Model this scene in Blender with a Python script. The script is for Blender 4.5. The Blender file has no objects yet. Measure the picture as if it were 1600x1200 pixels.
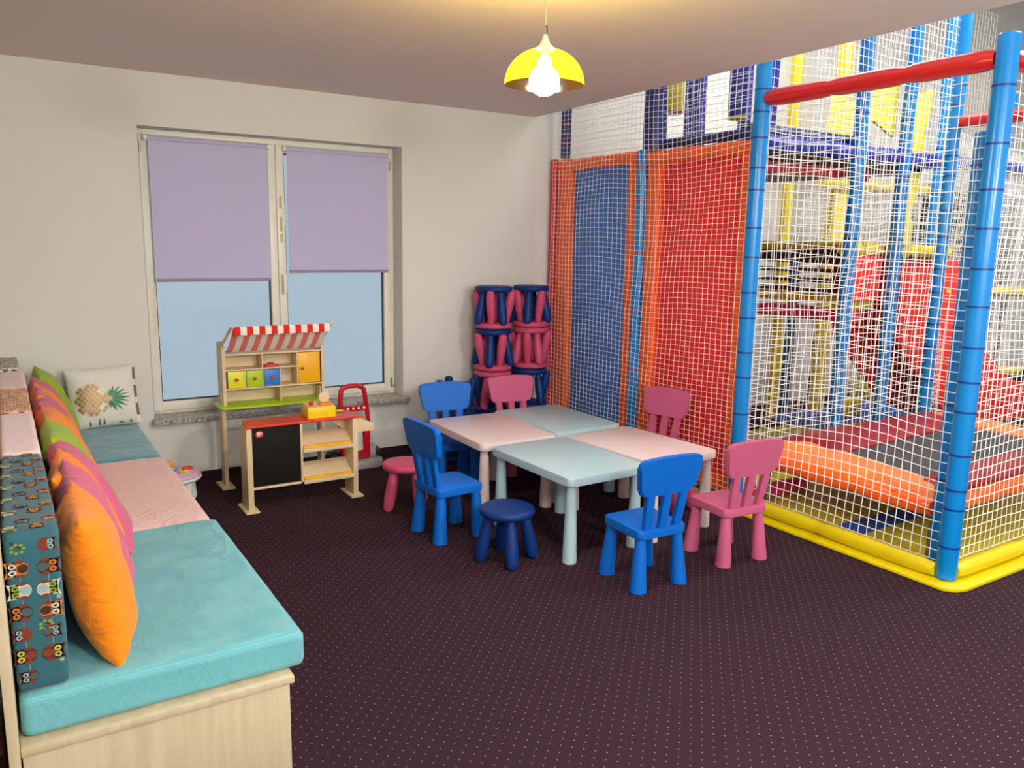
import bpy, bmesh, math, random
from mathutils import Vector, Matrix, noise

PI = math.pi
C = bpy.context.scene.collection
scene = bpy.context.scene

# ------------------------------------------------------------------ camera
FPX = 1256.88
cam_d = bpy.data.cameras.new('camera')
cam_d.sensor_width = 36.0
cam_d.lens = FPX / 1600.0 * 36.0
cam_d.clip_start = 0.02
cam = bpy.data.objects.new('camera', cam_d)
C.objects.link(cam)
RX = Vector((0.8449071696, -0.5346056605, 0.0181290499))
DN = Vector((-0.0782776691, -0.1570970637, -0.9844760633))
FW = Vector((0.5291544966, 0.8303717844, -0.1745801204))
rot = Matrix((RX, -DN, -FW)).transposed()
CAMZ = 1.6905
cam.matrix_world = Matrix.Translation((0, 0, CAMZ)) @ rot.to_4x4()
scene.camera = cam

# ------------------------------------------------------------------ view
scene.view_settings.view_transform = 'Standard'
scene.view_settings.look = 'None'
scene.view_settings.gamma = 1.0
scene.view_settings.use_curve_mapping = False
scene.view_settings.exposure = 0.68

# ------------------------------------------------------------------ daylight outside the window
world = bpy.data.worlds.new('world')
scene.world = world
world.use_nodes = True
wn = world.node_tree
bg = wn.nodes['Background']
tc = wn.nodes.new('ShaderNodeTexCoord')
sep = wn.nodes.new('ShaderNodeSeparateXYZ')
ramp = wn.nodes.new('ShaderNodeValToRGB')
wn.links.new(tc.outputs['Generated'], sep.inputs[0])
wn.links.new(sep.outputs['Z'], ramp.inputs[0])
wn.links.new(ramp.outputs[0], bg.inputs['Color'])
ramp.color_ramp.elements[0].position = 0.0
ramp.color_ramp.elements[0].color = (0.43, 0.54, 0.62, 1)
ramp.color_ramp.elements[1].position = 0.35
ramp.color_ramp.elements[1].color = (0.50, 0.61, 0.67, 1)
bg.inputs['Strength'].default_value = 0.60


# ------------------------------------------------------------------ added fill lights for the room, and lamps of the play hall (out of frame)
def lamp(name, kind, loc, power, color, size=0.1, rot=None, size_y=None):
    d = bpy.data.lights.new(name, kind)
    d.energy = power
    d.color = color
    if kind == 'AREA':
        d.size = size
        if size_y:
            d.shape = 'RECTANGLE'
            d.size_y = size_y
    else:
        d.shadow_soft_size = size
    o = bpy.data.objects.new(name, d)
    o.location = loc
    if rot:
        o.rotation_euler = rot
    C.objects.link(o)
    return o


lamp('fill_behind_camera', 'POINT', (0.9, -0.55, 2.15), 98, (1.0, 0.99, 0.975), 0.15)  # unseen point light added behind the camera to brighten the room
lamp('fill_behind_right', 'POINT', (2.9, -0.5, 2.15), 98, (1.0, 0.99, 0.975), 0.15)  # second added fill, further right; no lamp fitting is modelled for it
lamp('hall_lights', 'AREA', (7.2, 1.6, 4.6), 215, (1.0, 0.98, 0.94), 4.0, (0, 0, 0), 2.5)
lamp('hall_lights_rear', 'AREA', (5.6, 4.4, 4.6), 48, (1.0, 0.98, 0.94), 1.6, (0, 0, 0), 1.2)


# ------------------------------------------------------------------ materials
def lin(c):
    return c / 12.92 if c <= 0.04045 else ((c + 0.055) / 1.055) ** 2.4


def rgb(r, g, b):
    return (lin(r / 255), lin(g / 255), lin(b / 255), 1.0)


def new_mat(name):
    m = bpy.data.materials.new(name)
    m.use_nodes = True
    return m, m.node_tree, m.node_tree.nodes['Principled BSDF']


def mat(name, col, rough=0.5, spec=0.5, var=0.0, vscale=8.0, bump=0.0, bscale=40.0, stretch=(1, 1, 1), metal=0.0,
        detail=3.0, coords='Object', coat=0.0):
    """plain material with a little procedural colour variation and bump"""
    m, t, p = new_mat(name)
    p.inputs['Base Color'].default_value = col
    p.inputs['Roughness'].default_value = rough
    p.inputs['Specular IOR Level'].default_value = spec
    p.inputs['Metallic'].default_value = metal
    p.inputs['Coat Weight'].default_value = coat
    tcn = t.nodes.new('ShaderNodeTexCoord')
    mp = t.nodes.new('ShaderNodeMapping')
    mp.inputs['Scale'].default_value = stretch
    t.links.new(tcn.outputs[coords], mp.inputs[0])
    if var > 0:
        n = t.nodes.new('ShaderNodeTexNoise')
        n.inputs['Scale'].default_value = vscale
        n.inputs['Detail'].default_value = detail
        mx = t.nodes.new('ShaderNodeMix')
        mx.data_type = 'RGBA'
        mx.inputs[6].default_value = tuple(c * (1 - var) for c in col[:3]) + (1,)
        mx.inputs[7].default_value = tuple(min(1, c * (1 + var)) for c in col[:3]) + (1,)
        t.links.new(mp.outputs[0], n.inputs['Vector'])
        t.links.new(n.outputs['Fac'], mx.inputs[0])
        t.links.new(mx.outputs[2], p.inputs['Base Color'])
    if bump > 0:
        n2 = t.nodes.new('ShaderNodeTexNoise')
        n2.inputs['Scale'].default_value = bscale
        n2.inputs['Detail'].default_value = 4
        b = t.nodes.new('ShaderNodeBump')
        b.inputs['Strength'].default_value = bump
        b.inputs['Distance'].default_value = 0.01
        t.links.new(mp.outputs[0], n2.inputs['Vector'])
        t.links.new(n2.outputs['Fac'], b.inputs['Height'])
        t.links.new(b.outputs[0], p.inputs['Normal'])
    return m


def math_node(t, op, a, b=None, c=None):
    n = t.nodes.new('ShaderNodeMath')
    n.operation = op
    for i, v in enumerate((a, b, c)):
        if v is None:
            continue
        if isinstance(v, (int, float)):
            n.inputs[i].default_value = v
        else:
            t.links.new(v, n.inputs[i])
    return n.outputs[0]


def carpet_mat():
    m, t, p = new_mat('carpet')
    tcn = t.nodes.new('ShaderNodeTexCoord')
    s = t.nodes.new('ShaderNodeSeparateXYZ')
    t.links.new(tcn.outputs['Object'], s.inputs[0])
    P = 0.0555

    def dots(off):
        cx = math_node(t, 'MULTIPLY_ADD', s.outputs['X'], 1 / P, 100 + off)
        cy = math_node(t, 'MULTIPLY_ADD', s.outputs['Y'], 1 / P, 100 + off)
        fx = math_node(t, 'SUBTRACT', math_node(t, 'FRACT', cx), 0.5)
        fy = math_node(t, 'SUBTRACT', math_node(t, 'FRACT', cy), 0.5)
        d2 = math_node(t, 'ADD', math_node(t, 'MULTIPLY', fx, fx), math_node(t, 'MULTIPLY', fy, fy))
        return math_node(t, 'LESS_THAN', d2, (0.0026 / P) ** 2)
    d = math_node(t, 'MAXIMUM', dots(0.03), dots(0.53))
    n = t.nodes.new('ShaderNodeTexNoise')
    n.inputs['Scale'].default_value = 260
    n.inputs['Detail'].default_value = 3
    t.links.new(tcn.outputs['Object'], n.inputs['Vector'])
    base = t.nodes.new('ShaderNodeMix')
    base.data_type = 'RGBA'
    base.inputs[6].default_value = rgb(36, 20, 29)
    base.inputs[7].default_value = rgb(64, 41, 53)
    t.links.new(n.outputs['Fac'], base.inputs[0])
    mx = t.nodes.new('ShaderNodeMix')
    mx.data_type = 'RGBA'
    mx.inputs[7].default_value = rgb(160, 136, 122)
    t.links.new(d, mx.inputs[0])
    t.links.new(base.outputs[2], mx.inputs[6])
    t.links.new(mx.outputs[2], p.inputs['Base Color'])
    p.inputs['Roughness'].default_value = 0.95
    p.inputs['Specular IOR Level'].default_value = 0.1
    b = t.nodes.new('ShaderNodeBump')
    b.inputs['Strength'].default_value = 0.5
    b.inputs['Distance'].default_value = 0.004
    t.links.new(n.outputs['Fac'], b.inputs['Height'])
    t.links.new(b.outputs[0], p.inputs['Normal'])
    return m


def wood_mat(name, c1, c2, axis='Z', scale=6.0, rough=0.45):
    m, t, p = new_mat(name)
    tcn = t.nodes.new('ShaderNodeTexCoord')
    mp = t.nodes.new('ShaderNodeMapping')
    s = {'X': (0.06, 1, 1), 'Y': (1, 0.06, 1), 'Z': (1, 1, 0.06)}[axis]
    mp.inputs['Scale'].default_value = s
    n = t.nodes.new('ShaderNodeTexNoise')
    n.inputs['Scale'].default_value = scale * 6
    n.inputs['Detail'].default_value = 5
    n.inputs['Distortion'].default_value = 0.6
    r = t.nodes.new('ShaderNodeValToRGB')
    r.color_ramp.elements[0].position = 0.3
    r.color_ramp.elements[0].color = c1
    r.color_ramp.elements[1].position = 0.7
    r.color_ramp.elements[1].color = c2
    t.links.new(tcn.outputs['Object'], mp.inputs[0])
    t.links.new(mp.outputs[0], n.inputs['Vector'])
    t.links.new(n.outputs['Fac'], r.inputs[0])
    t.links.new(r.outputs[0], p.inputs['Base Color'])
    p.inputs['Roughness'].default_value = rough
    p.inputs['Specular IOR Level'].default_value = 0.35
    return m


def granite_mat():
    m, t, p = new_mat('granite')
    tcn = t.nodes.new('ShaderNodeTexCoord')
    n = t.nodes.new('ShaderNodeTexVoronoi')
    n.inputs['Scale'].default_value = 170
    r = t.nodes.new('ShaderNodeValToRGB')
    e = r.color_ramp.elements
    e[0].position = 0.0
    e[0].color = rgb(70, 66, 64)
    e[1].position = 1.0
    e[1].color = rgb(205, 198, 188)
    e2 = e.new(0.35)
    e2.color = rgb(158, 150, 142)
    sepc = t.nodes.new('ShaderNodeSeparateColor')
    t.links.new(tcn.outputs['Object'], n.inputs['Vector'])
    t.links.new(n.outputs['Color'], sepc.inputs[0])
    t.links.new(sepc.outputs[0], r.inputs[0])
    t.links.new(r.outputs[0], p.inputs['Base Color'])
    p.inputs['Roughness'].default_value = 0.14
    return m


def fabric_mat(name, col, rib=0.0, ribscale=300.0, wr=0.5, wscale=9.0, stretch=(1, 1, 1), var=0.06, rough=0.85, axis='Z',
               hi=None, sheen=0.15, crease=0.0):
    """cloth: fine ribbing (colour and bump) and wrinkles (bump)"""
    m, t, p = new_mat(name)
    tcn = t.nodes.new('ShaderNodeTexCoord')
    mp = t.nodes.new('ShaderNodeMapping')
    mp.inputs['Scale'].default_value = stretch
    t.links.new(tcn.outputs['Object'], mp.inputs[0])
    n = t.nodes.new('ShaderNodeTexNoise')
    n.inputs['Scale'].default_value = wscale
    n.inputs['Detail'].default_value = 6
    n.inputs['Distortion'].default_value = 0.45
    n.inputs['Roughness'].default_value = 0.55
    t.links.new(mp.outputs[0], n.inputs['Vector'])
    mx = t.nodes.new('ShaderNodeMix')
    mx.data_type = 'RGBA'
    mx.inputs[6].default_value = tuple(c * (1 - var) for c in col[:3]) + (1,)
    mx.inputs[7].default_value = tuple(min(1, c * (1 + var)) for c in col[:3]) + (1,)
    t.links.new(n.outputs['Fac'], mx.inputs[0])
    out = mx.outputs[2]
    height = n.outputs['Fac']
    if crease > 0:
        n2 = t.nodes.new('ShaderNodeTexNoise')
        n2.inputs['Scale'].default_value = 3.2
        n2.inputs['Detail'].default_value = 2
        n2.inputs['Distortion'].default_value = 1.1
        t.links.new(tcn.outputs['Object'], n2.inputs['Vector'])
        n3 = t.nodes.new('ShaderNodeTexNoise')
        n3.inputs['Scale'].default_value = 2.3
        t.links.new(tcn.outputs['Object'], n3.inputs['Vector'])
        rg = math_node(t, 'ABSOLUTE', math_node(t, 'SUBTRACT', math_node(t, 'FRACT', math_node(t, 'MULTIPLY', n2.outputs['Fac'], 7.0)), 0.5))
        rg = math_node(t, 'MAXIMUM', math_node(t, 'MULTIPLY_ADD', rg, -5.0, 1.0), 0.0)
        mk = math_node(t, 'MAXIMUM', math_node(t, 'MULTIPLY_ADD', n3.outputs['Fac'], 5.0, -2.3), 0.0)
        mk = math_node(t, 'MINIMUM', mk, 1.0)
        height = math_node(t, 'MULTIPLY_ADD', math_node(t, 'MULTIPLY', rg, mk), crease, height)
    if rib > 0:
        s = t.nodes.new('ShaderNodeSeparateXYZ')
        t.links.new(tcn.outputs['Object'], s.inputs[0])
        sn = math_node(t, 'SINE', math_node(t, 'MULTIPLY', s.outputs[axis], ribscale))
        k = math_node(t, 'MULTIPLY_ADD', sn, 0.5, 0.5)
        m2 = t.nodes.new('ShaderNodeMix')
        m2.data_type = 'RGBA'
        m2.inputs[7].default_value = hi or tuple(min(1, c * 1.35) for c in col[:3]) + (1,)
        t.links.new(math_node(t, 'MULTIPLY', k, rib), m2.inputs[0])
        t.links.new(out, m2.inputs[6])
        out = m2.outputs[2]
    t.links.new(out, p.inputs['Base Color'])
    b = t.nodes.new('ShaderNodeBump')
    b.inputs['Strength'].default_value = wr
    b.inputs['Distance'].default_value = 0.03
    t.links.new(height, b.inputs['Height'])
    t.links.new(b.outputs[0], p.inputs['Normal'])
    p.inputs['Roughness'].default_value = rough
    p.inputs['Specular IOR Level'].default_value = 0.2
    p.inputs['Sheen Weight'].default_value = sheen
    return m


def weave_mat(name, c1, c2, sx=90.0, sz=110.0):
    m, t, p = new_mat(name)
    tcn = t.nodes.new('ShaderNodeTexCoord')
    mp = t.nodes.new('ShaderNodeMapping')
    mp.inputs['Scale'].default_value = (40, 40, 60)
    b = t.nodes.new('ShaderNodeTexBrick')
    b.inputs['Scale'].default_value = 1.0
    b.inputs['Color1'].default_value = c1
    b.inputs['Color2'].default_value = tuple(x * 0.85 for x in c1[:3]) + (1,)
    b.inputs['Mortar'].default_value = c2
    b.inputs['Mortar Size'].default_value = 0.09
    b.inputs['Brick Width'].default_value = 1.1
    b.inputs['Row Height'].default_value = 0.55
    n = t.nodes.new('ShaderNodeTexNoise')
    n.inputs['Scale'].default_value = 30
    mx = t.nodes.new('ShaderNodeMix')
    mx.data_type = 'RGBA'
    mx.inputs[6].default_value = c1
    t.links.new(tcn.outputs['Object'], mp.inputs[0])
    t.links.new(mp.outputs[0], b.inputs['Vector'])
    t.links.new(tcn.outputs['Object'], n.inputs['Vector'])
    t.links.new(math_node(t, 'GREATER_THAN', n.outputs['Fac'], 0.45), mx.inputs[0])
    t.links.new(b.outputs['Color'], mx.inputs[7])
    t.links.new(mx.outputs[2], p.inputs['Base Color'])
    p.inputs['Roughness'].default_value = 0.9
    return m


def emit_mat(name, col, strength):
    m = bpy.data.materials.new(name)
    m.use_nodes = True
    t = m.node_tree
    t.nodes.clear()
    e = t.nodes.new('ShaderNodeEmission')
    e.inputs[0].default_value = col
    e.inputs[1].default_value = strength
    o = t.nodes.new('ShaderNodeOutputMaterial')
    t.links.new(e.outputs[0], o.inputs[0])
    return m


def glass_mat(name, tint=(1, 1, 1, 1), gloss=0.06):
    m = bpy.data.materials.new(name)
    m.use_nodes = True
    t = m.node_tree
    t.nodes.clear()
    tr = t.nodes.new('ShaderNodeBsdfTransparent')
    tr.inputs[0].default_value = tint
    g = t.nodes.new('ShaderNodeBsdfGlossy')
    g.inputs['Roughness'].default_value = 0.08
    fr = t.nodes.new('ShaderNodeFresnel')
    fr.inputs[0].default_value = 1.25
    mx = t.nodes.new('ShaderNodeMixShader')
    o = t.nodes.new('ShaderNodeOutputMaterial')
    t.links.new(fr.outputs[0], mx.inputs[0])
    t.links.new(tr.outputs[0], mx.inputs[1])
    t.links.new(g.outputs[0], mx.inputs[2])
    t.links.new(mx.outputs[0], o.inputs[0])
    return m


def shade_mat():
    """yellow see-through plastic"""
    m = bpy.data.materials.new('yellow_acrylic')
    m.use_nodes = True
    t = m.node_tree
    t.nodes.clear()
    tr = t.nodes.new('ShaderNodeBsdfTransparent')
    tr.inputs[0].default_value = (0.55, 0.40, 0.07, 1)
    tl = t.nodes.new('ShaderNodeBsdfTranslucent')
    tl.inputs[0].default_value = (1.0, 0.52, 0.003, 1)
    g = t.nodes.new('ShaderNodeBsdfGlossy')
    g.inputs['Roughness'].default_value = 0.1
    m1 = t.nodes.new('ShaderNodeMixShader')
    m1.inputs[0].default_value = 0.16
    m2 = t.nodes.new('ShaderNodeMixShader')
    m2.inputs[0].default_value = 0.05
    o = t.nodes.new('ShaderNodeOutputMaterial')
    t.links.new(tr.outputs[0], m1.inputs[1])
    t.links.new(tl.outputs[0], m1.inputs[2])
    t.links.new(m1.outputs[0], m2.inputs[1])
    t.links.new(g.outputs[0], m2.inputs[2])
    t.links.new(m2.outputs[0], o.inputs[0])
    return m


def blind_mat():
    m, t, p = new_mat('lavender_blind')
    p.inputs['Base Color'].default_value = rgb(214, 212, 238)
    p.inputs['Roughness'].default_value = 0.8
    p.inputs['Specular IOR Level'].default_value = 0.15
    tl = t.nodes.new('ShaderNodeBsdfTranslucent')
    tl.inputs[0].default_value = rgb(215, 204, 240)
    mx = t.nodes.new('ShaderNodeMixShader')
    mx.inputs[0].default_value = 0.28
    out = t.nodes['Material Output']
    t.links.new(p.outputs[0], mx.inputs[1])
    t.links.new(tl.outputs[0], mx.inputs[2])
    t.links.new(mx.outputs[0], out.inputs[0])
    return m


def foam_mat(name, col, rough=0.28, bump=0.12):
    """padding in shiny PVC"""
    return mat(name, col, rough=rough, spec=0.5, var=0.05, vscale=5, bump=bump, bscale=14)


M = {}
M['carpet'] = carpet_mat()
M['wall'] = mat('wall_paint', rgb(218, 218, 211), rough=0.9, spec=0.15, var=0.02, vscale=2, bump=0.04, bscale=180)
M['ceiling'] = mat('ceiling_paint', rgb(226, 214, 210), rough=0.95, spec=0.1, var=0.015, vscale=2)
M['hall_wall'] = mat('hall_wall_paint', rgb(222, 222, 218), rough=0.9, spec=0.15, var=0.02, vscale=1)
M['baseboard'] = mat('carpet_strip', rgb(48, 30, 38), rough=0.95, spec=0.1, var=0.3, vscale=150)
M['pvc_white'] = mat('white_pvc', rgb(232, 230, 216), rough=0.35, spec=0.4, var=0.01)
M['tape'] = mat('old_tape', rgb(196, 180, 120), rough=0.5, var=0.15, vscale=40)
M['metal'] = mat('brushed_metal', rgb(170, 168, 165), rough=0.3, metal=1.0)
M['dark_metal'] = mat('dark_metal', rgb(60, 56, 52), rough=0.4, metal=0.8)
M['seal'] = mat('rubber_seal', rgb(50, 56, 62), rough=0.6)
M['granite'] = granite_mat()
M['glass'] = glass_mat('window_glass', (0.97, 0.99, 1, 1))
M['blind'] = blind_mat()
M['blind_bar'] = mat('blind_bar', rgb(150, 132, 156), rough=0.6)
M['bench_wood'] = wood_mat('bench_laminate', rgb(184, 168, 136), rgb(200, 186, 154), 'Z', 5)
M['birch_x'] = wood_mat('birch_lengthwise', rgb(214, 190, 148), rgb(228, 206, 168), 'X', 7)
M['birch_z'] = wood_mat('birch_upright', rgb(210, 186, 144), rgb(226, 204, 166), 'Z', 7)
M['blue'] = mat('blue_plastic', rgb(6, 100, 196), rough=0.45, spec=0.26, bump=0.03, bscale=300)
M['navy'] = mat('navy_plastic', rgb(8, 48, 114), rough=0.45, spec=0.26, bump=0.03, bscale=300)
M['pink'] = mat('pink_plastic', rgb(198, 76, 112), rough=0.45, spec=0.26, bump=0.03, bscale=300)
M['pink_chair'] = mat('rose_plastic', rgb(194, 92, 128), rough=0.45, spec=0.26, bump=0.03, bscale=300)
M['table_pink'] = mat('pale_pink_plastic', rgb(222, 202, 200), rough=0.32, spec=0.45, bump=0.02, bscale=300)
M['table_teal'] = mat('pale_teal_plastic', rgb(172, 200, 206), rough=0.32, spec=0.45, bump=0.02, bscale=300)
M['turq'] = fabric_mat('turquoise_cover', rgb(98, 168, 176), rib=0.4, ribscale=900, wr=0.5, wscale=7, stretch=(1, 0.55, 1), crease=0.22,
                       hi=rgb(128, 192, 196))
M['teal_cover'] = fabric_mat('teal_velvet', rgb(72, 148, 160), wr=0.6, wscale=7, var=0.16, crease=0.2, hi=None, sheen=0.4)
M['pink_cover'] = fabric_mat('pink_cover', rgb(216, 182, 176), rib=0.2, ribscale=700, wr=0.5, wscale=6, crease=0.16)
M['pale_pink'] = fabric_mat('pale_pink_towelling', rgb(228, 200, 200), rib=0.3, ribscale=800, wr=0.2, wscale=30, axis='Y')
M['owl_cloth'] = fabric_mat('owl_cloth', rgb(48, 96, 106), wr=0.08, wscale=8, var=0.08)
M['owl_back'] = fabric_mat('owl_side_cloth', rgb(60, 108, 114), wr=0.1, wscale=8, var=0.08)
M['weave'] = weave_mat('peach_weave', rgb(232, 190, 160), rgb(160, 88, 58))
M['stripe_grey'] = weave_mat('grey_slub_weave', rgb(205, 200, 186), rgb(98, 84, 70))
for nm, c in (('p_orange', (246, 134, 12)), ('p_pink', (206, 92, 126)), ('p_green', (150, 180, 24))):
    M[nm] = fabric_mat('cushion_' + nm[2:], rgb(*c), wr=0.7, wscale=11, var=0.06, stretch=(1, 1, 1.8))
M['p_white'] = fabric_mat('white_sequin_cloth', rgb(224, 222, 212), wr=0.15, wscale=30, var=0.03)
M['gold'] = mat('gold_sequins', rgb(160, 130, 86), rough=0.4, metal=0.3, var=0.35, vscale=120)
M['gold_line'] = mat('pale_gold', rgb(222, 206, 172), rough=0.5)
M['leaf_green'] = mat('green_sequins', rgb(8, 104, 44), rough=0.35, metal=0.3, var=0.6, vscale=60)
M['leaf_dark'] = mat('dark_green_sequins', rgb(8, 62, 34), rough=0.35, metal=0.3, var=0.5, vscale=60)
M['sequin_white'] = mat('silver_sequins', rgb(238, 232, 218), rough=0.45, metal=0.0, var=0.1, vscale=200)
M['awn_red'] = fabric_mat('red_stripe', rgb(222, 42, 30), wr=0.1)
M['awn_white'] = fabric_mat('white_stripe', rgb(238, 232, 222), wr=0.1)
M['awn_red_back'] = fabric_mat('pale_red_reverse', rgb(232, 128, 112), wr=0.1)
M['red_paint'] = mat('red_paint', rgb(216, 52, 36), rough=0.35, var=0.02)
M['yellow_paint'] = mat('yellow_paint', rgb(240, 206, 10), rough=0.4)
M['amber_paint'] = mat('amber_paint', rgb(240, 178, 14), rough=0.4)
M['lime_paint'] = mat('lime_paint', rgb(172, 206, 20), rough=0.4)
M['lemon_paint'] = mat('lemon_paint', rgb(226, 224, 34), rough=0.4)
M['blue_paint'] = mat('blue_paint', rgb(52, 120, 204), rough=0.4)
M['orange_paint'] = mat('orange_paint', rgb(242, 140, 24), rough=0.4)
M['blackboard'] = mat('blackboard', rgb(20, 19, 20), rough=0.7, spec=0.2, var=0.15, vscale=12)
M['logo_white'] = mat('logo_white', rgb(245, 240, 235), rough=0.5)
M['logo_red'] = mat('logo_red', rgb(214, 38, 40), rough=0.5)
M['vac_red'] = mat('vacuum_red_plastic', rgb(196, 24, 40), rough=0.25, bump=0.0)
M['vac_grey'] = mat('vacuum_silver_plastic', rgb(176, 178, 180), rough=0.28, metal=0.2)
M['vac_black'] = mat('vacuum_black_plastic', rgb(30, 32, 36), rough=0.3)
M['clear'] = mat('milky_plastic', rgb(215, 218, 214), rough=0.15, spec=0.6)
M['toy_pink'] = mat('toy_pink', rgb(232, 184, 214), rough=0.3)
M['toy_white'] = mat('toy_white', rgb(228, 232, 226), rough=0.3)
M['toy_blue'] = mat('toy_blue', rgb(90, 170, 212), rough=0.3)
M['toy_orange'] = mat('toy_orange', rgb(240, 150, 30), rough=0.3)
M['toy_red'] = mat('toy_red', rgb(226, 70, 40), rough=0.3)
M['toy_yellow'] = mat('toy_yellow', rgb(246, 206, 40), rough=0.3)
M['cord'] = mat('lamp_cord', rgb(196, 178, 150), rough=0.5)
M['lamp_cap'] = mat('lamp_cap', rgb(225, 220, 205), rough=0.4)
M['shade'] = shade_mat()
M['bulb'] = emit_mat('bulb_glow', (1.0, 0.98, 0.95, 1), 320.0)
M['pvc_blue'] = foam_mat('blue_pvc', rgb(0, 128, 204))
M['tie_blue'] = mat('blue_tie', rgb(10, 52, 130), rough=0.4)
M['pvc_navy'] = foam_mat('navy_pvc', rgb(28, 48, 158))
M['pvc_darknavy'] = foam_mat('dark_navy_pvc', rgb(22, 36, 104))
M['pvc_red'] = foam_mat('red_pvc', rgb(196, 28, 30))
M['pvc_orange'] = foam_mat('orange_pvc', rgb(246, 98, 16))
M['pvc_yellow'] = foam_mat('yellow_pvc', rgb(218, 196, 6))
M['pvc_pink'] = foam_mat('pink_pvc', rgb(214, 44, 98))
M['pvc_darkred'] = foam_mat('dark_red_pvc', rgb(146, 22, 38), rough=0.3, bump=0.3)
M['pad_orange'] = foam_mat('orange_pad', rgb(255, 138, 70), rough=0.3, bump=0.4)
M['panel_blue'] = mat('blue_panel', rgb(66, 124, 206), rough=0.7, var=0.1, vscale=30)
M['panel_red'] = mat('red_panel', rgb(232, 44, 36), rough=0.6, var=0.06, vscale=20)
M['panel_yellow'] = mat('yellow_panel', rgb(240, 220, 60), rough=0.45)
M['net'] = mat('net_cord', rgb(240, 240, 236), rough=0.7, spec=0.2)
M['mat_yellow'] = mat('yellow_mat', rgb(206, 190, 48), rough=0.55, var=0.08, vscale=4)
M['mat_blue'] = mat('blue_mat', rgb(48, 88, 180), rough=0.55, var=0.08, vscale=4)
M['jump'] = mat('jumping_mat', rgb(62, 62, 64), rough=0.8, var=0.2, vscale=120)
M['brown'] = mat('dark_brown_board', rgb(70, 34, 28), rough=0.6, var=0.2, vscale=20)
M['darkteal'] = foam_mat('dark_teal_pvc', rgb(20, 84, 116))
M['black_panel'] = mat('black_panel', rgb(34, 34, 40), rough=0.6)
M['plush_grey'] = mat('grey_plush', rgb(150, 150, 142), rough=0.95, bump=0.6, bscale=60)
M['plush_orange'] = mat('orange_plush', rgb(190, 112, 40), rough=0.95, bump=0.6, bscale=60)
M['o_brown'] = mat('print_brown', rgb(58, 32, 22), rough=0.9)
M['o_orange'] = mat('print_orange', rgb(186, 104, 30), rough=0.9)
M['o_white'] = mat('print_white', rgb(190, 190, 172), rough=0.9)
M['o_yellow'] = mat('print_yellow', rgb(188, 176, 76), rough=0.9)
M['o_green'] = mat('print_green', rgb(122, 148, 40), rough=0.9)
M['o_grey'] = mat('print_grey', rgb(66, 84, 82), rough=0.9)
M['o_rust'] = mat('print_rust', rgb(120, 48, 28), rough=0.9)
M['o_line'] = mat('print_thread', rgb(140, 165, 165), rough=0.9)


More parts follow.
